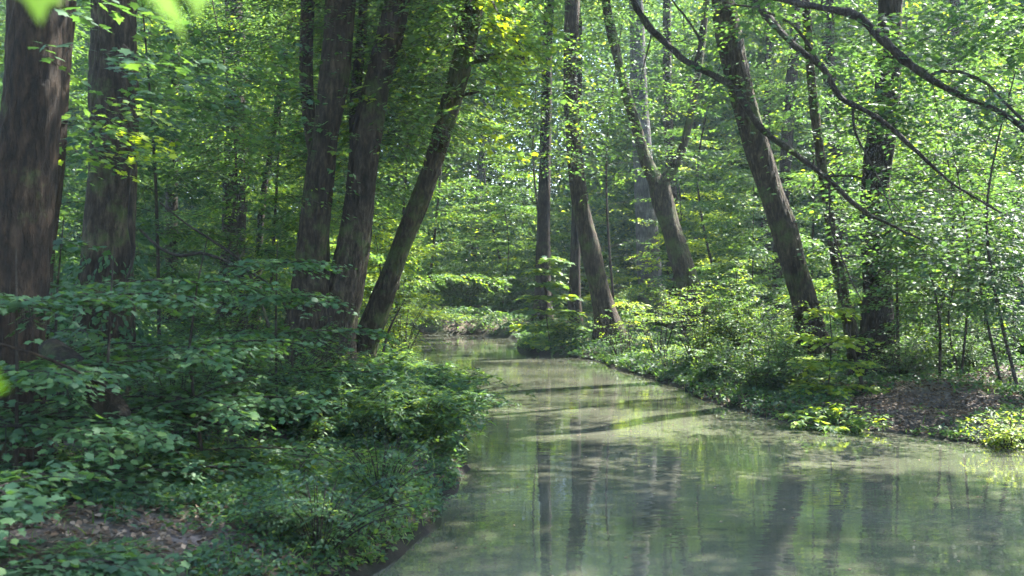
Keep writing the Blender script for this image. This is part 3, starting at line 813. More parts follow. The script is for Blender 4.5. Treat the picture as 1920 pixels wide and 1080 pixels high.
YT = [
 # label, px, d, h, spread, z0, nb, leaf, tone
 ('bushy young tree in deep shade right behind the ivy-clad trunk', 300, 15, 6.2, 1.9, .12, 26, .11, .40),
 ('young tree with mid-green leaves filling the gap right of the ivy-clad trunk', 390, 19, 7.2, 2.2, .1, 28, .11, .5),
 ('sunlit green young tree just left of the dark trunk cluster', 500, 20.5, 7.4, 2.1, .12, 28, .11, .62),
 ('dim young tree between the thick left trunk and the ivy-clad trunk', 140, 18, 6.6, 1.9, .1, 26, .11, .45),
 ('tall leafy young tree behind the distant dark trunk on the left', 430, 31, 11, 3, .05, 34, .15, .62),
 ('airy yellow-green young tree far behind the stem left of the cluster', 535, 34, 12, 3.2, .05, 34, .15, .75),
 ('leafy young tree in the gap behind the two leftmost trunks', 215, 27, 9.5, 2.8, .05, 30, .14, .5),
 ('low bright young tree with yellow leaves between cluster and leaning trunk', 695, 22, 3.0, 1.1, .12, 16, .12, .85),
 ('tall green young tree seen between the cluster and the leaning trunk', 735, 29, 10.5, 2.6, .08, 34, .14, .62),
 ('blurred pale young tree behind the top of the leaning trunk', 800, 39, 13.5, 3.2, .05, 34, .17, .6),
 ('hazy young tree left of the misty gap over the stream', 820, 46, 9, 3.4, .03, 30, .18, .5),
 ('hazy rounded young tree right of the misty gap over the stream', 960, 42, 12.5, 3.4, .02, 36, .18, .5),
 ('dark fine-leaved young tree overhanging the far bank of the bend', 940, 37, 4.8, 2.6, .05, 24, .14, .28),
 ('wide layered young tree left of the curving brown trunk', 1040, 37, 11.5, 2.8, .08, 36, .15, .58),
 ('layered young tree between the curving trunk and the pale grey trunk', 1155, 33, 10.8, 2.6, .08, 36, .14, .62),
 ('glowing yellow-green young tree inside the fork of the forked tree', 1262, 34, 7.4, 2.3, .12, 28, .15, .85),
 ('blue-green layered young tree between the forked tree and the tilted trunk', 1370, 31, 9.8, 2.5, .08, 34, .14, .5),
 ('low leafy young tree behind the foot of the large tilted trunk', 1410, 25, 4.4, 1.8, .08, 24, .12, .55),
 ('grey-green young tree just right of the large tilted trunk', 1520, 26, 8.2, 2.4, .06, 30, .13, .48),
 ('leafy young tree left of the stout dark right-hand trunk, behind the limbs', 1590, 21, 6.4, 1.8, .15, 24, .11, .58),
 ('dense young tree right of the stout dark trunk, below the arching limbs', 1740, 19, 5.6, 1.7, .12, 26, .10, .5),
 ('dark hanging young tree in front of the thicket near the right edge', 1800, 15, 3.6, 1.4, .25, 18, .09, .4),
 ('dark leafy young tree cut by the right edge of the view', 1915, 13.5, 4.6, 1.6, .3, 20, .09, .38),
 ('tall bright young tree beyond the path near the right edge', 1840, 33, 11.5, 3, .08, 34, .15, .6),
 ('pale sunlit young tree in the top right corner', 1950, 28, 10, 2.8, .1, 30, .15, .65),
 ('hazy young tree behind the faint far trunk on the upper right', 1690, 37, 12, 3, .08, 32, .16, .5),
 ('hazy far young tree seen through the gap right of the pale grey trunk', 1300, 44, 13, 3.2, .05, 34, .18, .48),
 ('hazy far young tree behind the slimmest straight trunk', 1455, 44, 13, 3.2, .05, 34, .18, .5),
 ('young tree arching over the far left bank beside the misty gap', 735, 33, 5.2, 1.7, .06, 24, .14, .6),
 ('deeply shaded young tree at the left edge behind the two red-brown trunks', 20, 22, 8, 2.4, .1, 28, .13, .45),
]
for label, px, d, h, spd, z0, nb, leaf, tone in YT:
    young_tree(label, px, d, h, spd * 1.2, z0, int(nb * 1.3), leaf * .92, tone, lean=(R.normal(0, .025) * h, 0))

# special young maples
young_tree('small maple sapling with bright flat layers of leaves on the point beside the curving trunk', 1034, 25.2, 2.4, .85, .05, 30, .15, .72, MAPLE, 9, per=5, L=.4, prune=False, name='maple_sapling', cat='sapling')
young_tree('broad maple sapling glowing yellow-green before the stout dark right-hand trunk', 1550, 14.3, 1.5, .75, .15, 24, .10, .85, MAPLE, 8, per=5, L=.32, prune=False, name='maple_sapling', cat='sapling')
young_tree('little yellow-leaved maple sapling in the thicket near the path on the right', 1852, 19, 1.35, .5, .55, 7, .15, 1.0, MAPLE, 6, per=3, L=.3, name='maple_sapling', cat='sapling')
young_tree('sapling with a few long yellow leaf sprays above the shrubs right of the curving trunk', 1185, 21.5, 1.5, .7, .5, 8, .16, .95, FEATHER, 10, per=3, L=.35, name='maple_sapling', cat='sapling')

# crown sprays hanging from the leaning tree over the stream
g = Geo()
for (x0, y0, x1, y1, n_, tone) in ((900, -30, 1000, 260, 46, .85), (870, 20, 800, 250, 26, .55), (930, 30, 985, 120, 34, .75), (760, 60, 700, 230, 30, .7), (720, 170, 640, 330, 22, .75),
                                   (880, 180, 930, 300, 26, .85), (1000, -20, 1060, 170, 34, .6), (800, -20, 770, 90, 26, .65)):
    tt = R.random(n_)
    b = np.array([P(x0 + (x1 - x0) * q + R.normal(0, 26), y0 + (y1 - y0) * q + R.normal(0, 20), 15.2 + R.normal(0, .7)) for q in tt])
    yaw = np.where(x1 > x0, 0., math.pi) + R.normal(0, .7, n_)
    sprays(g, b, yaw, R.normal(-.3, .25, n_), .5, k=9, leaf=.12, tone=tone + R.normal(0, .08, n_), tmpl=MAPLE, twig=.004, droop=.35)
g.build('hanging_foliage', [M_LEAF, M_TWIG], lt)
SHADE.build('added_shade_crown', [M_LEAF, M_TWIG], lt)  # added shading clumps, hung on the leaning tree

# low boughs of the left-hand trees
t1 = trees[TT[0][1]][0]; t3 = trees[TT[2][1]][0]
g = Geo()
n_ = 60
b = np.array([P(R.uniform(60, 330), R.uniform(-30, 120), R.uniform(5.6, 7)) for _ in range(n_)])
sprays(g, b, R.normal(0, .8, n_), R.normal(-.15, .2, n_), .4, k=8, leaf=.085, tone=.45 + R.normal(0, .1, n_), tmpl=MAPLE, twig=.003)
g.build('hanging_foliage', [M_LEAF_DARK, M_TWIG], t1)
g = Geo()
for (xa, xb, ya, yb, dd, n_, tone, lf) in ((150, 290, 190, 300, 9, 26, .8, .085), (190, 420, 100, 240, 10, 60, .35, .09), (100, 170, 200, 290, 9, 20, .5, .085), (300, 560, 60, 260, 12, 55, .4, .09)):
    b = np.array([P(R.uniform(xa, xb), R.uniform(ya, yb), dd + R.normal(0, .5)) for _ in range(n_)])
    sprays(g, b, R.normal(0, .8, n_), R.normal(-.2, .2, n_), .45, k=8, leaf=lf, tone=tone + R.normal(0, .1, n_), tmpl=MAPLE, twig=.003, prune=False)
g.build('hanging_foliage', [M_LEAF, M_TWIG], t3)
# ivy round the foot of the ivy trunk
g = Geo()
n_ = 1500
a = R.random(n_) * 6.283; zz = R.random(n_) ** 1.5 * 1.7
bx, by = t3.location.x, t3.location.y
rr3 = .36 + .10 * R.random(n_) + .25 * np.exp(-zz / .3)
pos = np.stack([bx + zz * .03 + rr3 * np.cos(a), by + rr3 * np.sin(a), t3.location.z + zz], -1)
put_leaves(g, OVAL, pos, a + R.normal(0, .6, n_), R.normal(-.7, .4, n_), R.normal(0, .5, n_), .085, .3 + R.normal(0, .15, n_).clip(-.3, .5))
g.build('ivy', [M_LEAF_DARK], t3)


# ------------------------------------------------------------------ shrubs
def shrub(label, px, d, h, spread, n_stem=16, leaf=.06, tone=.5, k=12, per=10, tmpl=KITE, lat=.25, L=.3, mat=None, name='shrub', cat='shrub', bias=(0, 0), spreadang=.9, dy=0, twig=.003, group='shrubs on the banks', stemr=.008, loc=None, droop=.18, prune=True):
    x = (px - 960) / F * d if loc is None else loc[0]
    d = d if loc is None else loc[1]
    zg = G(x, d)
    base = np.array([x, d, zg])
    t = thing(name, label, cat, base, group)
    g = Geo(); gs = Geo()
    B, Yw, Pt = [], [], []
    for i in range(n_stem):
        yaw = R.random() * 6.283
        rad = spread * math.sqrt(R.random())
        hh = h * (1 - .45 * (rad / spread) ** 2) * (.75 + .35 * R.random())
        tip = base + np.array([math.cos(yaw) * rad + bias[0] * rad, math.sin(yaw) * rad + bias[1] * rad, hh])
        st = base + np.array([math.cos(yaw), math.sin(yaw), 0]) * spread * .12 * R.random()
        mid = st * .55 + tip * .45 + np.array([0, 0, hh * .18])
        sp, sr = tube(gs, [st - np.array([0, 0, .06]), mid, tip], [stemr * h ** .5, stemr * .6, stemr * .25], sides=5, step=.12, rough=.03)
        m = per
        ii = (np.linspace(.22, 1, m) * (len(sp) - 1)).astype(int)
        line = sp[ii]
        B.append(line); Yw.append(R.random(m) * 6.283); Pt.append(R.normal(.15, .35, m))
        B.append(line); Yw.append(R.random(m) * 6.283); Pt.append(R.normal(.0, .35, m))
    B = np.concatenate(B); Yw = np.concatenate(Yw); Pt = np.concatenate(Pt)
    sprays(g, B, Yw, Pt, L * (.6 + .6 * R.random(len(B))), k=k, leaf=leaf, tone=tone + R.normal(0, .1, len(B)), tmpl=tmpl, lat=lat, spread=spreadang, twig=twig, droop=droop, prune=prune)
    gs.build('stems', [M_TWIG], t, smooth=True)
    g.build('foliage', [mat or M_LEAF, M_TWIG], t)
    return t


PIN = dict(tmpl=FEATHER, lat=0, spreadang=1.25, k=20, L=.34, leaf=.085, per=11, droop=.3)
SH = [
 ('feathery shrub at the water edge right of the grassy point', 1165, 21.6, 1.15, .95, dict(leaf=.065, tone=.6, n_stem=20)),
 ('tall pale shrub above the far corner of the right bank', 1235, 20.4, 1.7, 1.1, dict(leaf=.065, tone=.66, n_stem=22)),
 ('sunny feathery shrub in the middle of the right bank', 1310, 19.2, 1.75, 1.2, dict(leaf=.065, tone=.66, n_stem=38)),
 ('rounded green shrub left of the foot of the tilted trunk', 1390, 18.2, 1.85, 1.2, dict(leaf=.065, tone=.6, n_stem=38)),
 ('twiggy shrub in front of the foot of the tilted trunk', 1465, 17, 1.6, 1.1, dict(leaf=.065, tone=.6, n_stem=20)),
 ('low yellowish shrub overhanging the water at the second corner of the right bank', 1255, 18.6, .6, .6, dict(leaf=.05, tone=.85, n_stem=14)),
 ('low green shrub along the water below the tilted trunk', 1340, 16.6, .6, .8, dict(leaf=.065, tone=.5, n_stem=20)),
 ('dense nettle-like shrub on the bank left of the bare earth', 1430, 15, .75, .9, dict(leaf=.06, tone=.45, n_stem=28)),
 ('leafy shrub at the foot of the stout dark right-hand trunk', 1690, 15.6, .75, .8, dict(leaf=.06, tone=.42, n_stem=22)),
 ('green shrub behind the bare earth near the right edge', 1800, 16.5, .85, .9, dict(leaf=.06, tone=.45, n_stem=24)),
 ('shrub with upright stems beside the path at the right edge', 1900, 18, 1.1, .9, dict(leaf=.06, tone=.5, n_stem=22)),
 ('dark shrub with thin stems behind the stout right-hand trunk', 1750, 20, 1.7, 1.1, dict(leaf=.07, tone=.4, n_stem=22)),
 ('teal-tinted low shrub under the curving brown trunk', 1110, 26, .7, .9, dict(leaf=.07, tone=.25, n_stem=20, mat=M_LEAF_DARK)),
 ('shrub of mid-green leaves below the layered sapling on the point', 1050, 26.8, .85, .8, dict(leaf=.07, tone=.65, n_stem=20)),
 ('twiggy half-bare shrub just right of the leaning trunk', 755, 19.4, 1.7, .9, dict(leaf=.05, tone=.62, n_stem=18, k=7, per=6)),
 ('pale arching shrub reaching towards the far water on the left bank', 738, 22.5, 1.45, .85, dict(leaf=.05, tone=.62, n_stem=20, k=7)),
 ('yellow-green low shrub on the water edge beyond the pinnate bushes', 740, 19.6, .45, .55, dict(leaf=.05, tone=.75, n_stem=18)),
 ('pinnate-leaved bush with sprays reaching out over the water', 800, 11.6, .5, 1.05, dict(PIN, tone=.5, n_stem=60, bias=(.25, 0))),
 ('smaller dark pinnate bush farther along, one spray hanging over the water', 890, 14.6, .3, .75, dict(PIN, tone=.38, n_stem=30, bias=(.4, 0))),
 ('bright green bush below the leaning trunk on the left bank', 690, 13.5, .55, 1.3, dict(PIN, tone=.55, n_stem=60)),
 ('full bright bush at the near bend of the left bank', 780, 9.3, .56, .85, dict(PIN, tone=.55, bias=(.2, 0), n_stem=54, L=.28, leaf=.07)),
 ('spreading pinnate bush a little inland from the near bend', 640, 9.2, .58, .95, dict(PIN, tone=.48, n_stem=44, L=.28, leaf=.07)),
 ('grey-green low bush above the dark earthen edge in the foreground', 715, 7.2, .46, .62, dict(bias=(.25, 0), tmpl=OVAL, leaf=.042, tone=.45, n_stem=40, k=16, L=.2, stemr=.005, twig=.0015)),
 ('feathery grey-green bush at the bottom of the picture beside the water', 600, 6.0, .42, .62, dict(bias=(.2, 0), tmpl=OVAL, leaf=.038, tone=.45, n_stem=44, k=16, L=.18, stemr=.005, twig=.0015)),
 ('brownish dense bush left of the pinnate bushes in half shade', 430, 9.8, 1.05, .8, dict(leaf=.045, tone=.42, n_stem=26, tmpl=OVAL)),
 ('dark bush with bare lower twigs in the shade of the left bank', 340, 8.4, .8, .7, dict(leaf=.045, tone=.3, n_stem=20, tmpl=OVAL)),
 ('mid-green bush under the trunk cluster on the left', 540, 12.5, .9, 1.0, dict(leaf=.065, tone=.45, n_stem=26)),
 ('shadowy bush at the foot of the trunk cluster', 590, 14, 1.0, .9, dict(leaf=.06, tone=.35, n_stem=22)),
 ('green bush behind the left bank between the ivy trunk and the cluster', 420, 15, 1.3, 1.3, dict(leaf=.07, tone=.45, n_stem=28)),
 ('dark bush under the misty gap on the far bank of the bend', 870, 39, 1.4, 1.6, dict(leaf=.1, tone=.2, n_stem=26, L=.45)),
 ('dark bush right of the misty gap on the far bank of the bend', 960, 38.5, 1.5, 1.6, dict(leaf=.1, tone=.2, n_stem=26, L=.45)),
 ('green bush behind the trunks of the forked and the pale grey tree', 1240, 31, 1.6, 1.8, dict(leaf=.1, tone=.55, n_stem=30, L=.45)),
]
for label, px, d, h, spd, kw in SH:
    shrub(label, px, d, h, spd, **kw)
shrub('clump of broad round leaves sitting on the water edge before the bare earth', 1565, 12.15, .3, .62, n_stem=40, leaf=.09, tone=.72, tmpl=OVAL, k=6, per=4, L=.14, name='broad_leaved_plant', cat='plant', group=None or 'low plants at the water edge')
shrub('tuft of pale herb leaves at the water edge cut by the right side', 1890, 10.75, .36, .5, n_stem=30, leaf=.06, tone=.85, tmpl=FEATHER, k=8, per=4, L=.16, name='broad_leaved_plant', cat='plant', group='low plants at the water edge')

# blue-green layered saplings in the left foreground
FG = [
 ('shaded blue-green sapling in front of the thick trunk at the left edge', 30, 6.2, 1.55, .85, .25, 13, .10, .45),
 ('blue-green sapling spreading flat layers below the ivy-clad trunk', 215, 6.8, 1.65, .95, .3, 14, .10, .5),
 ('silvery blue-green sapling with wide layers before the distant dark trunk', 390, 7.6, 1.75, 1.0, .35, 14, .095, .55),
 ('blue-green sapling in front of the foot of the trunk cluster', 520, 9.4, 1.8, 1.0, .35, 14, .095, .5),
 ('drooping dark sapling low at the left edge of the view', -20, 4.6, 1.0, .6, .2, 10, .095, .45),
]
for label, px, d, h, spd, z0, nb, leaf, tone in FG:
    young_tree(label, px, d, h, spd * 1.15, z0, nb + 7, leaf * .62, tone, MAPLE, 16, per=8, L=.38, mat=M_LEAF_DARK, up=.1, name='sapling', cat='sapling', prune=False)
young_tree('sapling whose leafy top reaches across the lower part of the ivy-clad trunk', 120, 8.4, 2.0, .8, .35, 12, .09, .4, MAPLE, 7, per=5, L=.34, mat=M_LEAF_DARK, name='sapling', cat='sapling', prune=False)


# fern-like plants in the bottom left corner
def fern(label, px, py, d, n_, L):
    b = P(px, py, d); b[2] = G(b[0], b[1])
    t = thing('fern', label, 'fern', b, 'ferns in the bottom left corner')
    g = Geo()
    yaw = np.arange(n_) * 2.4 + R.normal(0, .2, n_)
    sprays(g, np.repeat(b[None], n_, 0), yaw, R.uniform(.35, .9, n_), L * (.7 + .5 * R.random(n_)), k=26, leaf=.085, tone=.5, tmpl=FEATHER, lat=0, spread=1.25, droop=.55, prune=False, twig=.003)
    g.build('frond', [M_LEAF, M_TWIG], t)


fern('bright fern spreading at the bottom left corner', 60, 1000, 4.6, 13, .42)
fern('smaller fern right of the corner fern, beside the litter-covered ground', 190, 960, 5.1, 11, .34)
fern('shaded fern half cut off by the left edge above the corner fern', 10, 900, 5.6, 11, .38)

# ------------------------------------------------------------------ log and stick
def pole(name, label, cat, path, mat, sides=12, rough=.09):
    pp = [P(x, y, d) for x, y, d, w in path]; rr = [w / 2 / F * d for x, y, d, w in path]
    g = Geo(); tube(g, pp, rr, sides=sides, step=.08, rough=rough, seed=3)
    o = g.build(name, [mat], smooth=True, loc=pp[0])
    o['label'] = label; o['category'] = cat
    return o


pole('fallen_log', 'dark rotten log lying slanted among blue-green leaves on the left bank', 'log', [(92, 652, 7.2, 40), (112, 672, 7.1, 52), (150, 704, 6.9, 58), (190, 742, 6.75, 58), (222, 780, 6.6, 46), (236, 800, 6.5, 26), (244, 812, 6.5, 8)], M_BARK_DARK)
pole('fallen_branch', 'thin orange-brown dead branch slanting in front of the thick left trunk', 'branch', [(-20, 640, 5.9, 5), (60, 662, 5.9, 6), (130, 690, 6.0, 6), (205, 728, 6.1, 4)], M_BARK_RED, 8)
pole('fallen_branch', 'dead crooked branch lying under the shaded bush on the left bank', 'branch', [(330, 768, 7.6, 5), (372, 788, 7.5, 8), (408, 794, 7.4, 7), (440, 800, 7.3, 5), (452, 780, 7.3, 3)], M_BARK_DARK, 8)
pole('fallen_branch', 'short stick lying on the bare earth of the right bank', 'branch', [(1618, 752, 12.9, 3), (1650, 747, 12.9, 3), (1680, 744, 12.9, 2)], M_BARK_DARK, 6)
pole('bent_stem', 'cracked curved stem hanging before the right side of the ivy-clad trunk', 'stem', [(252, 300, 9.6, 5), (246, 360, 9.5, 7), (244, 420, 9.4, 11), (250, 460, 9.4, 9), (246, 500, 9.3, 5), (228, 545, 9.2, 4), (200, 640, 9.2, 5), (196, 690, 9.2, 6)], M_BARK_DARK, 8)
pole('dead_branch', 'long dark dead branch arching low between the ivy-clad trunk and the cluster', 'branch', [(262, 430, 10.5, 4), (300, 465, 10.5, 6), (340, 480, 10.4, 7), (375, 474, 10.4, 6), (430, 492, 10.3, 5), (500, 530, 10.2, 4), (540, 590, 10.2, 4), (548, 690, 10.2, 5)], M_TWIG, 8)
pole('dead_branch', 'straight dead twig rising to the upper right behind the dark branch on the left', 'branch', [(300, 380, 11.5, 3), (350, 420, 11.5, 4), (400, 452, 11.5, 5), (460, 500, 11.4, 5), (500, 600, 11.4, 6), (510, 680, 11.4, 6)], M_TWIG, 8)


# thin upright stems in the right thicket, and one in the foreground
def stem(label, x0, y0, x1, y1, d, w):
    b = P(x0, y0, d); b[2] = G(b[0], b[1]) - .05
    tp = P(x1, y1, d)
    mid = (b + tp) / 2 + np.array([R.normal(0, .06), R.normal(0, .06), 0])
    t = thing('thin_stem', label, 'stem', b, 'thin stems in the thickets')
    g = Geo(); tube(g, [b, mid, tp], [w / 2 / F * d, w / 2.6 / F * d, w / 5 / F * d], sides=7, step=.15, rough=.08)
    g.build('trunk', [M_TWIG], t, smooth=True)
    g = Geo(); n_ = 9
    f = R.uniform(.45, 1, n_)[:, None]
    bb = b * (1 - f) + tp * f
    sprays(g, bb, R.random(n_) * 6.283, R.normal(0, .3, n_), .3, k=7, leaf=.07, tone=.5, tmpl=OVAL, prune=False)
    g.build('foliage', [M_LEAF, M_TWIG], t)


stem('thin upright stem just right of the stout dark trunk', 1684, 640, 1680, 455, 15.8, 7)
stem('thin stem leaning left in the middle of the right thicket', 1762, 640, 1722, 440, 15.2, 6)
stem('thin straight stem below the end of the lowest arching limb', 1800, 655, 1797, 500, 16, 5)
stem('thin stem curving up from the path at the right', 1878, 640, 1820, 430, 14.5, 6)
stem('thin stem close to the right edge crossing the path', 1905, 630, 1900, 560, 17, 5)
stem('reddish thin stem right of the winding ivy-grown stem', 1622, 650, 1562, 400, 14.2, 7)
stem('bare thin stem standing on the foreground slope beside the dark earthen edge', 700, 1020, 748, 905, 6.4, 4)
stem('bare thin stem rising from the foreground slope left of the near bend', 552, 990, 588, 840, 6.8, 3.5)
stem('dark crooked stem growing beside the leaning trunk foot', 715, 665, 760, 560, 17.5, 6)

# ------------------------------------------------------------------ blurred leaves close to the lens
def near_twig(name, label, pts, leaves):
    pp = [P(*p) for p in pts]
    t = thing(name, label, 'twig', pp[0], 'leafy twigs close to the lens')
    g = Geo(); tube(g, pp, [.0016] * len(pp), sides=6, step=.02, rough=.02)
    g.build('twig', [M_TWIG], t)
    for x, y, d, yaw, pitch, roll, s, tone in leaves:
        g = Geo()
        put_leaves(g, MAPLE, P(x, y, d)[None], np.array([yaw]), np.array([pitch]), np.array([roll]), s, tone)
        g.build('leaf', [M_LEAF_NEAR], t)


near_twig('hanging_twig', 'hanging twig with blurred lime-green leaves along the top left edge', [(-60, -160, .72), (80, -110, .72), (260, -110, .72), (360, -80, .72)],
          [(50, -80, .72, -.4, -1.25, .2, .052, .5), (250, -90, .72, 0.2, -1.3, -.3, .05, .5), (280, -45, .7, .3, -1.0, .4, .050, .55), (345, -60, .75, -.2, -1.2, .2, .042, .5), (300, -70, .74, .6, -1.2, -.2, .04, .6)])
near_twig('hanging_twig', 'blurred lime-green leaf poking in at the middle of the left edge', [(-220, 770, .6), (-100, 735, .6), (-60, 725, .6)],
          [(-70, 705, .6, -.1, -.25, 1.35, .030, .4)])


# ------------------------------------------------------------------ the walker at the right edge
def person():
    x, y = 10.57, 20.4
    z = 0
    t = thing('person', 'person with short grey hair and dark clothes standing behind leaves at the extreme right edge', 'person', (x, y, G(x, y)))
    z = G(x, y)
    me = bpy.data.meshes.new('body')
    J = {'pelvis': (0, 0, .92, .15), 'waist': (0, 0, 1.06, .14), 'chest': (0, 0, 1.27, .165), 'neckb': (0, 0, 1.41, .08), 'neck': (0, -.01, 1.47, .055), 'head': (0, -.02, 1.57, .095), 'crown': (0, -.01, 1.64, .085)}
    for s, n in ((-1, 'l'), (1, 'r')):
        J['hip' + n] = (s * .09, 0, .86, .095); J['knee' + n] = (s * .10, -.02, .48, .06); J['ank' + n] = (s * .11, .01, .08, .042); J['toe' + n] = (s * .12, -.15, .035, .032)
        J['sh' + n] = (s * .17, 0, 1.36, .065); J['el' + n] = (s * .235, .02, 1.08, .045); J['wr' + n] = (s * .24, -.08, .86, .03); J['hand' + n] = (s * .235, -.12, .79, .032)
    E = [('pelvis', 'waist'), ('waist', 'chest'), ('chest', 'neckb'), ('neckb', 'neck'), ('neck', 'head'), ('head', 'crown')]
    for n in 'lr':
        E += [('pelvis', 'hip' + n), ('hip' + n, 'knee' + n), ('knee' + n, 'ank' + n), ('ank' + n, 'toe' + n), ('chest', 'sh' + n), ('sh' + n, 'el' + n), ('el' + n, 'wr' + n), ('wr' + n, 'hand' + n)]
        for f in range(5):
            k = 'f%d%s' % (f, n); s = -1 if n == 'l' else 1
            if f < 4:
                J[k] = (s * .225, -.16 + f * .02, .72 + .008 * f, .008); J[k + 'b'] = (s * .215, -.165 + f * .02, .69 + .008 * f, .007)
            else:
                J[k] = (s * .21, -.16, .79, .009); J[k + 'b'] = (s * .20, -.18, .76, .008)
            E += [('hand' + n, k), (k, k + 'b')]
    names = list(J)
    me.from_pydata([J[k][:3] for k in names], [(names.index(a), names.index(b)) for a, b in E], [])
    o = bpy.data.objects.new('body', me); C.collection.objects.link(o); o.parent = t
    o.modifiers.new('skin', 'SKIN'); o.modifiers.new('sub', 'SUBSURF').levels = 1
    o.modifiers['sub'].render_levels = 2
    sv = me.skin_vertices[0] if me.skin_vertices else None
    if sv is None:
        bpy.context.view_layer.objects.active = o
        bpy.ops.mesh.customdata_skin_add()
        sv = me.skin_vertices[0]
    for i, k in enumerate(names):
        sv.data[i].radius = (J[k][3], J[k][3]); sv.data[i].use_root = (k == 'pelvis')
    m, tt, oo = mat_new('clothed_body')
    tc = N(tt, "ShaderNodeTexCoord"); sx = N(tt, "ShaderNodeSeparateXYZ"); tt.links.new(tc.outputs['Object'], sx.inputs[0])
    r = ramp(tt, [(0, (.02, .022, .03)), (.05, (.02, .022, .03))]); r.color_ramp.interpolation = 'CONSTANT'
    e = r.color_ramp.elements
    e[0].position = 0; e[1].position = .56; e[1].color = (.018, .022, .035, 1)
    ne = e.new(.86); ne.color = (.42, .25, .18, 1)
    mr = N(tt, "ShaderNodeMath", operation='DIVIDE'); mr.inputs[1].default_value = 1.7
    tt.links.new(sx.outputs[2], mr.inputs[0]); tt.links.new(mr.outputs[0], r.inputs[0])
    p = N(tt, "ShaderNodeBsdfPrincipled"); p.inputs['Roughness'].default_value = .7
    tt.links.new(r.outputs[0], p.inputs['Base Color']); tt.links.new(p.outputs[0], oo.inputs[0])
    me.materials.append(m)
    t.rotation_euler = (0, 0, math.radians(-40)); t.scale = (.92, .92, .92)
    # hair as a shell over the back and top of the head, plus facial features
    hm, tt, oo = mat_new('grey_hair'); p = N(tt, "ShaderNodeBsdfPrincipled"); p.inputs['Base Color'].default_value = (.38, .4, .45, 1); p.inputs['Roughness'].default_value = .6
    tt.links.new(p.outputs[0], oo.inputs[0])
    g = Geo(); nu, nv = 20, 12
    U, V = np.meshgrid(np.linspace(0, 2 * np.pi, nu, endpoint=False), np.linspace(0, 1, nv))
    lim = 1.25 + .75 * np.maximum(0, np.sin(U))          # deeper at the back (+y)
    th = V * lim
    rr = .125 * (1 + .03 * np.sin(7 * U + 5 * V))
    vv = np.stack([rr * .85 * np.sin(th) * np.cos(U), rr * np.sin(th) * np.sin(U) + .002, 1.585 + rr * 1.05 * np.cos(th)], -1)
    id_ = np.arange(nu * nv).reshape(nv, nu)
    g.add(vv.reshape(-1, 3), np.stack([id_[:-1], np.roll(id_[:-1], -1, 1), np.roll(id_[1:], -1, 1), id_[1:]], -1).reshape(-1, 4))
    ho = g.build('hair', [hm], None, smooth=True); ho.parent = t
    g = Geo(); tube(g, [(0, -.115, 1.575), (0, -.135, 1.55), (0, -.118, 1.542)], [.010, .014, .008], sides=8, step=.01, rough=0)
    no = g.build('nose', [m], None, smooth=True); no.parent = t


person()

# ------------------------------------------------------------------ stuff on the ground
def scatter(n, rmin, rmax, amin=-32, amax=32, power=1.0):
    a = np.radians(R.uniform(amin, amax, n))
    r = rmin * (rmax / rmin) ** (R.random(n) ** power)
    x = r * np.sin(a); y = r * np.cos(a)
    return x, y


g = Geo()
x, y = scatter(62000, 3.6, 40)
x2, y2 = scatter(26000, 17, 44)
x = np.concatenate([x, x2]); y = np.concatenate([y, y2])
s = sdist(x, y); b = bare(x, y)
patch = wob(x, y, 1.1, 2)
left = x < 1
m = (s > np.where(left, .03, .03)) & (R.random(len(x)) > b * 1.15) & ((patch > -.35) | (s < .6) | (y > 9)) & ~(left & (y < 5.6) & (R.random(len(x)) < .3))
x, y, s = x[m], y[m], s[m]
z = gz(x, y)
k = 6
n_ = len(x)
hgt = (.05 + .13 * R.random(n_)) * np.clip(.55 + y / 18, .5, 1.7) * np.clip(.6 + .5 * wob(x, y, .8, 5), .35, 1.2)
yaw = R.random((n_, k)) * 6.283
t_ = R.random((n_, k))
pos = np.stack([x[:, None] + np.cos(yaw) * hgt[:, None] * .35 * t_, y[:, None] + np.sin(yaw) * hgt[:, None] * .35 * t_, z[:, None] + hgt[:, None] * t_], -1)
tone = np.clip(.42 + .25 * wob(x, y, .7, 3)[:, None] + R.normal(0, .13, (n_, k)), 0, 1)
size = (.022 + .03 * R.random((n_, k))) * np.clip(.7 + y / 16, .8, 2.2)[:, None]
put_leaves(g, OVAL, pos.reshape(-1, 3), yaw.ravel(), R.normal(.15, .35, n_ * k), R.normal(0, .4, n_ * k), size.ravel(), tone.ravel())
o = g.build('ground_cover', [M_LEAF]); o['kind'] = 'stuff'; o['label'] = 'low green herbs and nettles covering both banks'; o['category'] = 'undergrowth'

g = Geo()
x, y = scatter(46000, 3.6, 34)
s = sdist(x, y)
m = (s > .02) & (R.random(len(x)) < np.where(s < .8, .9, .25)) & (R.random(len(x)) > bare(x, y) * .9)
m &= (wob(x, y, 1.4, 7) > -.1) | (s < .5)
x, y = x[m], y[m]; z = gz(x, y); n_ = len(x)
put_leaves(g, BLADE, np.stack([x, y, z - .01], -1), R.random(n_) * 6.283, R.uniform(.7, 1.4, n_), R.normal(0, .5, n_), R.uniform(.05, .17, n_) * np.clip(.5 + y / 20, .6, 1.6), np.clip(R.normal(.5, .2, n_), 0, 1))
o = g.build('grass', [M_GRASS]); o['kind'] = 'stuff'; o['label'] = 'thin grass blades fringing the water and the slopes'; o['category'] = 'grass'

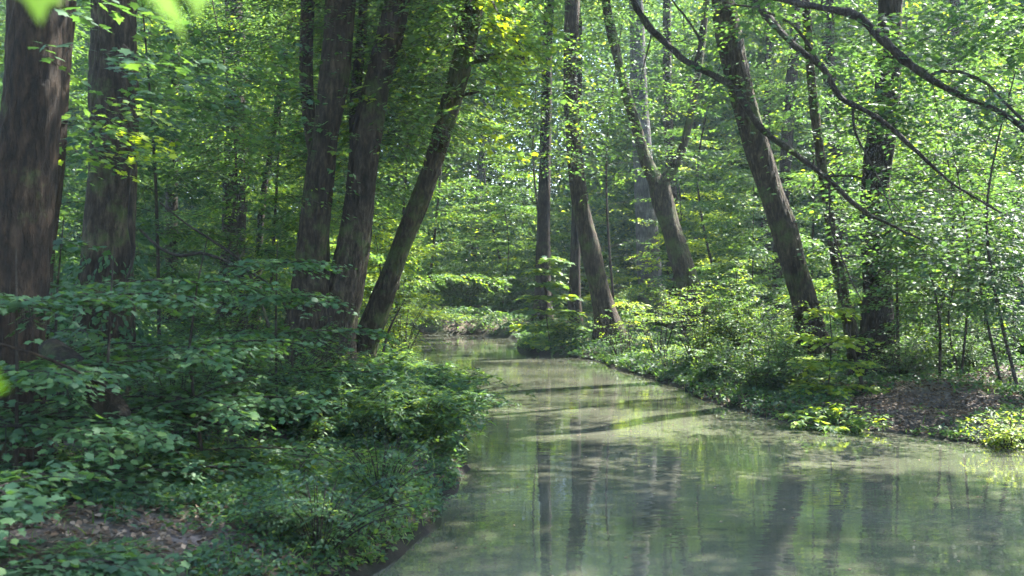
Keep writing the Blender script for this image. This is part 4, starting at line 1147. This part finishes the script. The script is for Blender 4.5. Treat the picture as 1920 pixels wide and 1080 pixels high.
g = Geo()
x, y = scatter(30000, 3.6, 26)
s = sdist(x, y); m = s > .04
x, y = x[m], y[m]; z = gz(x, y); n_ = len(x)
put_leaves(g, KITE, np.stack([x, y, z + .006 + .01 * R.random(n_)], -1), R.random(n_) * 6.283, R.normal(0, .25, n_), R.normal(0, .35, n_), R.uniform(.025, .06, n_), np.clip(R.normal(.45, .25, n_), 0, 1))
for cx, cyy, sx, sy, nn in ((5.4, 13.2, 1.4, 1.2, 9000), (-2.1, 5.6, .8, .4, 1200), (7.4, 15.6, 1.5, 1, 4000)):
    x = R.normal(cx, sx, nn); y = R.normal(cyy, sy, nn); m = sdist(x, y) > .05; x, y = x[m], y[m]; n_ = len(x)
    put_leaves(g, KITE, np.stack([x, y, gz(x, y) + .008 + .01 * R.random(n_)], -1), R.random(n_) * 6.283, R.normal(.1, .3, n_), R.normal(0, .4, n_), R.uniform(.025, .065, n_), np.clip(R.normal(.35, .3, n_), 0, 1))
o = g.build('leaf_litter', [M_LITTER]); o['kind'] = 'stuff'; o['label'] = 'dry brown leaf litter lying on the soil'; o['category'] = 'leaf litter'

g = Geo()
x = R.uniform(-.4, 6, 260); y = R.uniform(5, 16, 260) ; m = sdist(x, y) < -.08; x, y = x[m], y[m]; n_ = len(x)
put_leaves(g, KITE, np.stack([x, y, np.full(n_, .004)], -1), R.random(n_) * 6.283, np.zeros(n_), np.zeros(n_), R.uniform(.015, .04, n_), R.uniform(.3, 1, n_))
o = g.build('floating_leaves', [M_LITTER]); o['kind'] = 'stuff'; o['label'] = 'few fallen leaves drifting on the water'; o['category'] = 'leaf litter'

# ------------------------------------------------------------------ damp air
def haze():
    x0, x1, y0, y1, z0, z1 = -304, 304, -204, 424, -1.7, 36
    g = Geo()
    g.add([[x0, y0, z0], [x1, y0, z0], [x1, y1, z0], [x0, y1, z0], [x0, y0, z1], [x1, y0, z1], [x1, y1, z1], [x0, y1, z1]],
          [[3, 2, 1, 0], [4, 5, 6, 7], [0, 1, 5, 4], [1, 2, 6, 5], [2, 3, 7, 6], [3, 0, 4, 7]])
    m, t, o = mat_new('damp_air')
    v = N(t, "ShaderNodeVolumePrincipled")
    v.inputs['Color'].default_value = (.75, .9, 1, 1)
    v.inputs['Density'].default_value = .0006
    v.inputs['Anisotropy'].default_value = .2
    t.links.new(v.outputs[0], o.inputs['Volume'])
    ob = g.build('haze', [m]); ob['kind'] = 'stuff'; ob['label'] = 'thin bluish summer haze between the trees'


haze()

# ------------------------------------------------------------------ the wood beyond
def wood(name, n_clump, per, rmin, rmax, amin, amax, zmax, leaf, tone, label, zmin=0.):
    g = Geo()
    a = np.radians(R.uniform(amin, amax, n_clump)); r = R.uniform(rmin, rmax, n_clump)
    cx, cyy = r * np.sin(a), r * np.cos(a)
    cz = gz(cx, cyy) + zmin + R.random(n_clump) ** .85 * (np.minimum(zmax, 2.2 + .3 * r) - zmin)
    idx = np.repeat(np.arange(n_clump), per)
    off = R.normal(size=(len(idx), 3)) * np.array([1.0, 1.0, .55]) * (leaf * 5)
    pos = np.stack([cx, cyy, cz], -1)[idx] + off
    pos[:, 2] = np.maximum(pos[:, 2], .2)
    m = keep(pos, False) & (keep(pos) | (R.random(len(pos)) < .2)); pos = pos[m]; idx = idx[m]; n_ = len(pos)
    tn = (tone + R.normal(0, .18, n_clump))[idx] + R.normal(0, .12, n_)
    put_leaves(g, KITE, pos, R.random(n_) * 6.283, R.normal(-.15, .35, n_), R.normal(0, .45, n_), leaf * R.uniform(.6, 1.3, n_), np.clip(tn, 0, 1))
    o = g.build(name, [M_LEAF_FAR]); o['kind'] = 'stuff'; o['label'] = label; o['category'] = 'woodland'
    return o


wood('far_woodland', 9500, 84, 46, 84, -31, 31, 29, .34, .5, 'hazy green mass of far-off woodland closing the view')
FARLOW = wood('far_undergrowth', 2200, 60, 41, 62, -30, 30, 5, .2, .55, 'low leafy undergrowth beyond the far bend of the stream')
wood('surrounding_woodland', 1300, 36, 20, 34, 33, 327, 16, .45, .4, 'woodland around and behind the viewer, outside the photo')
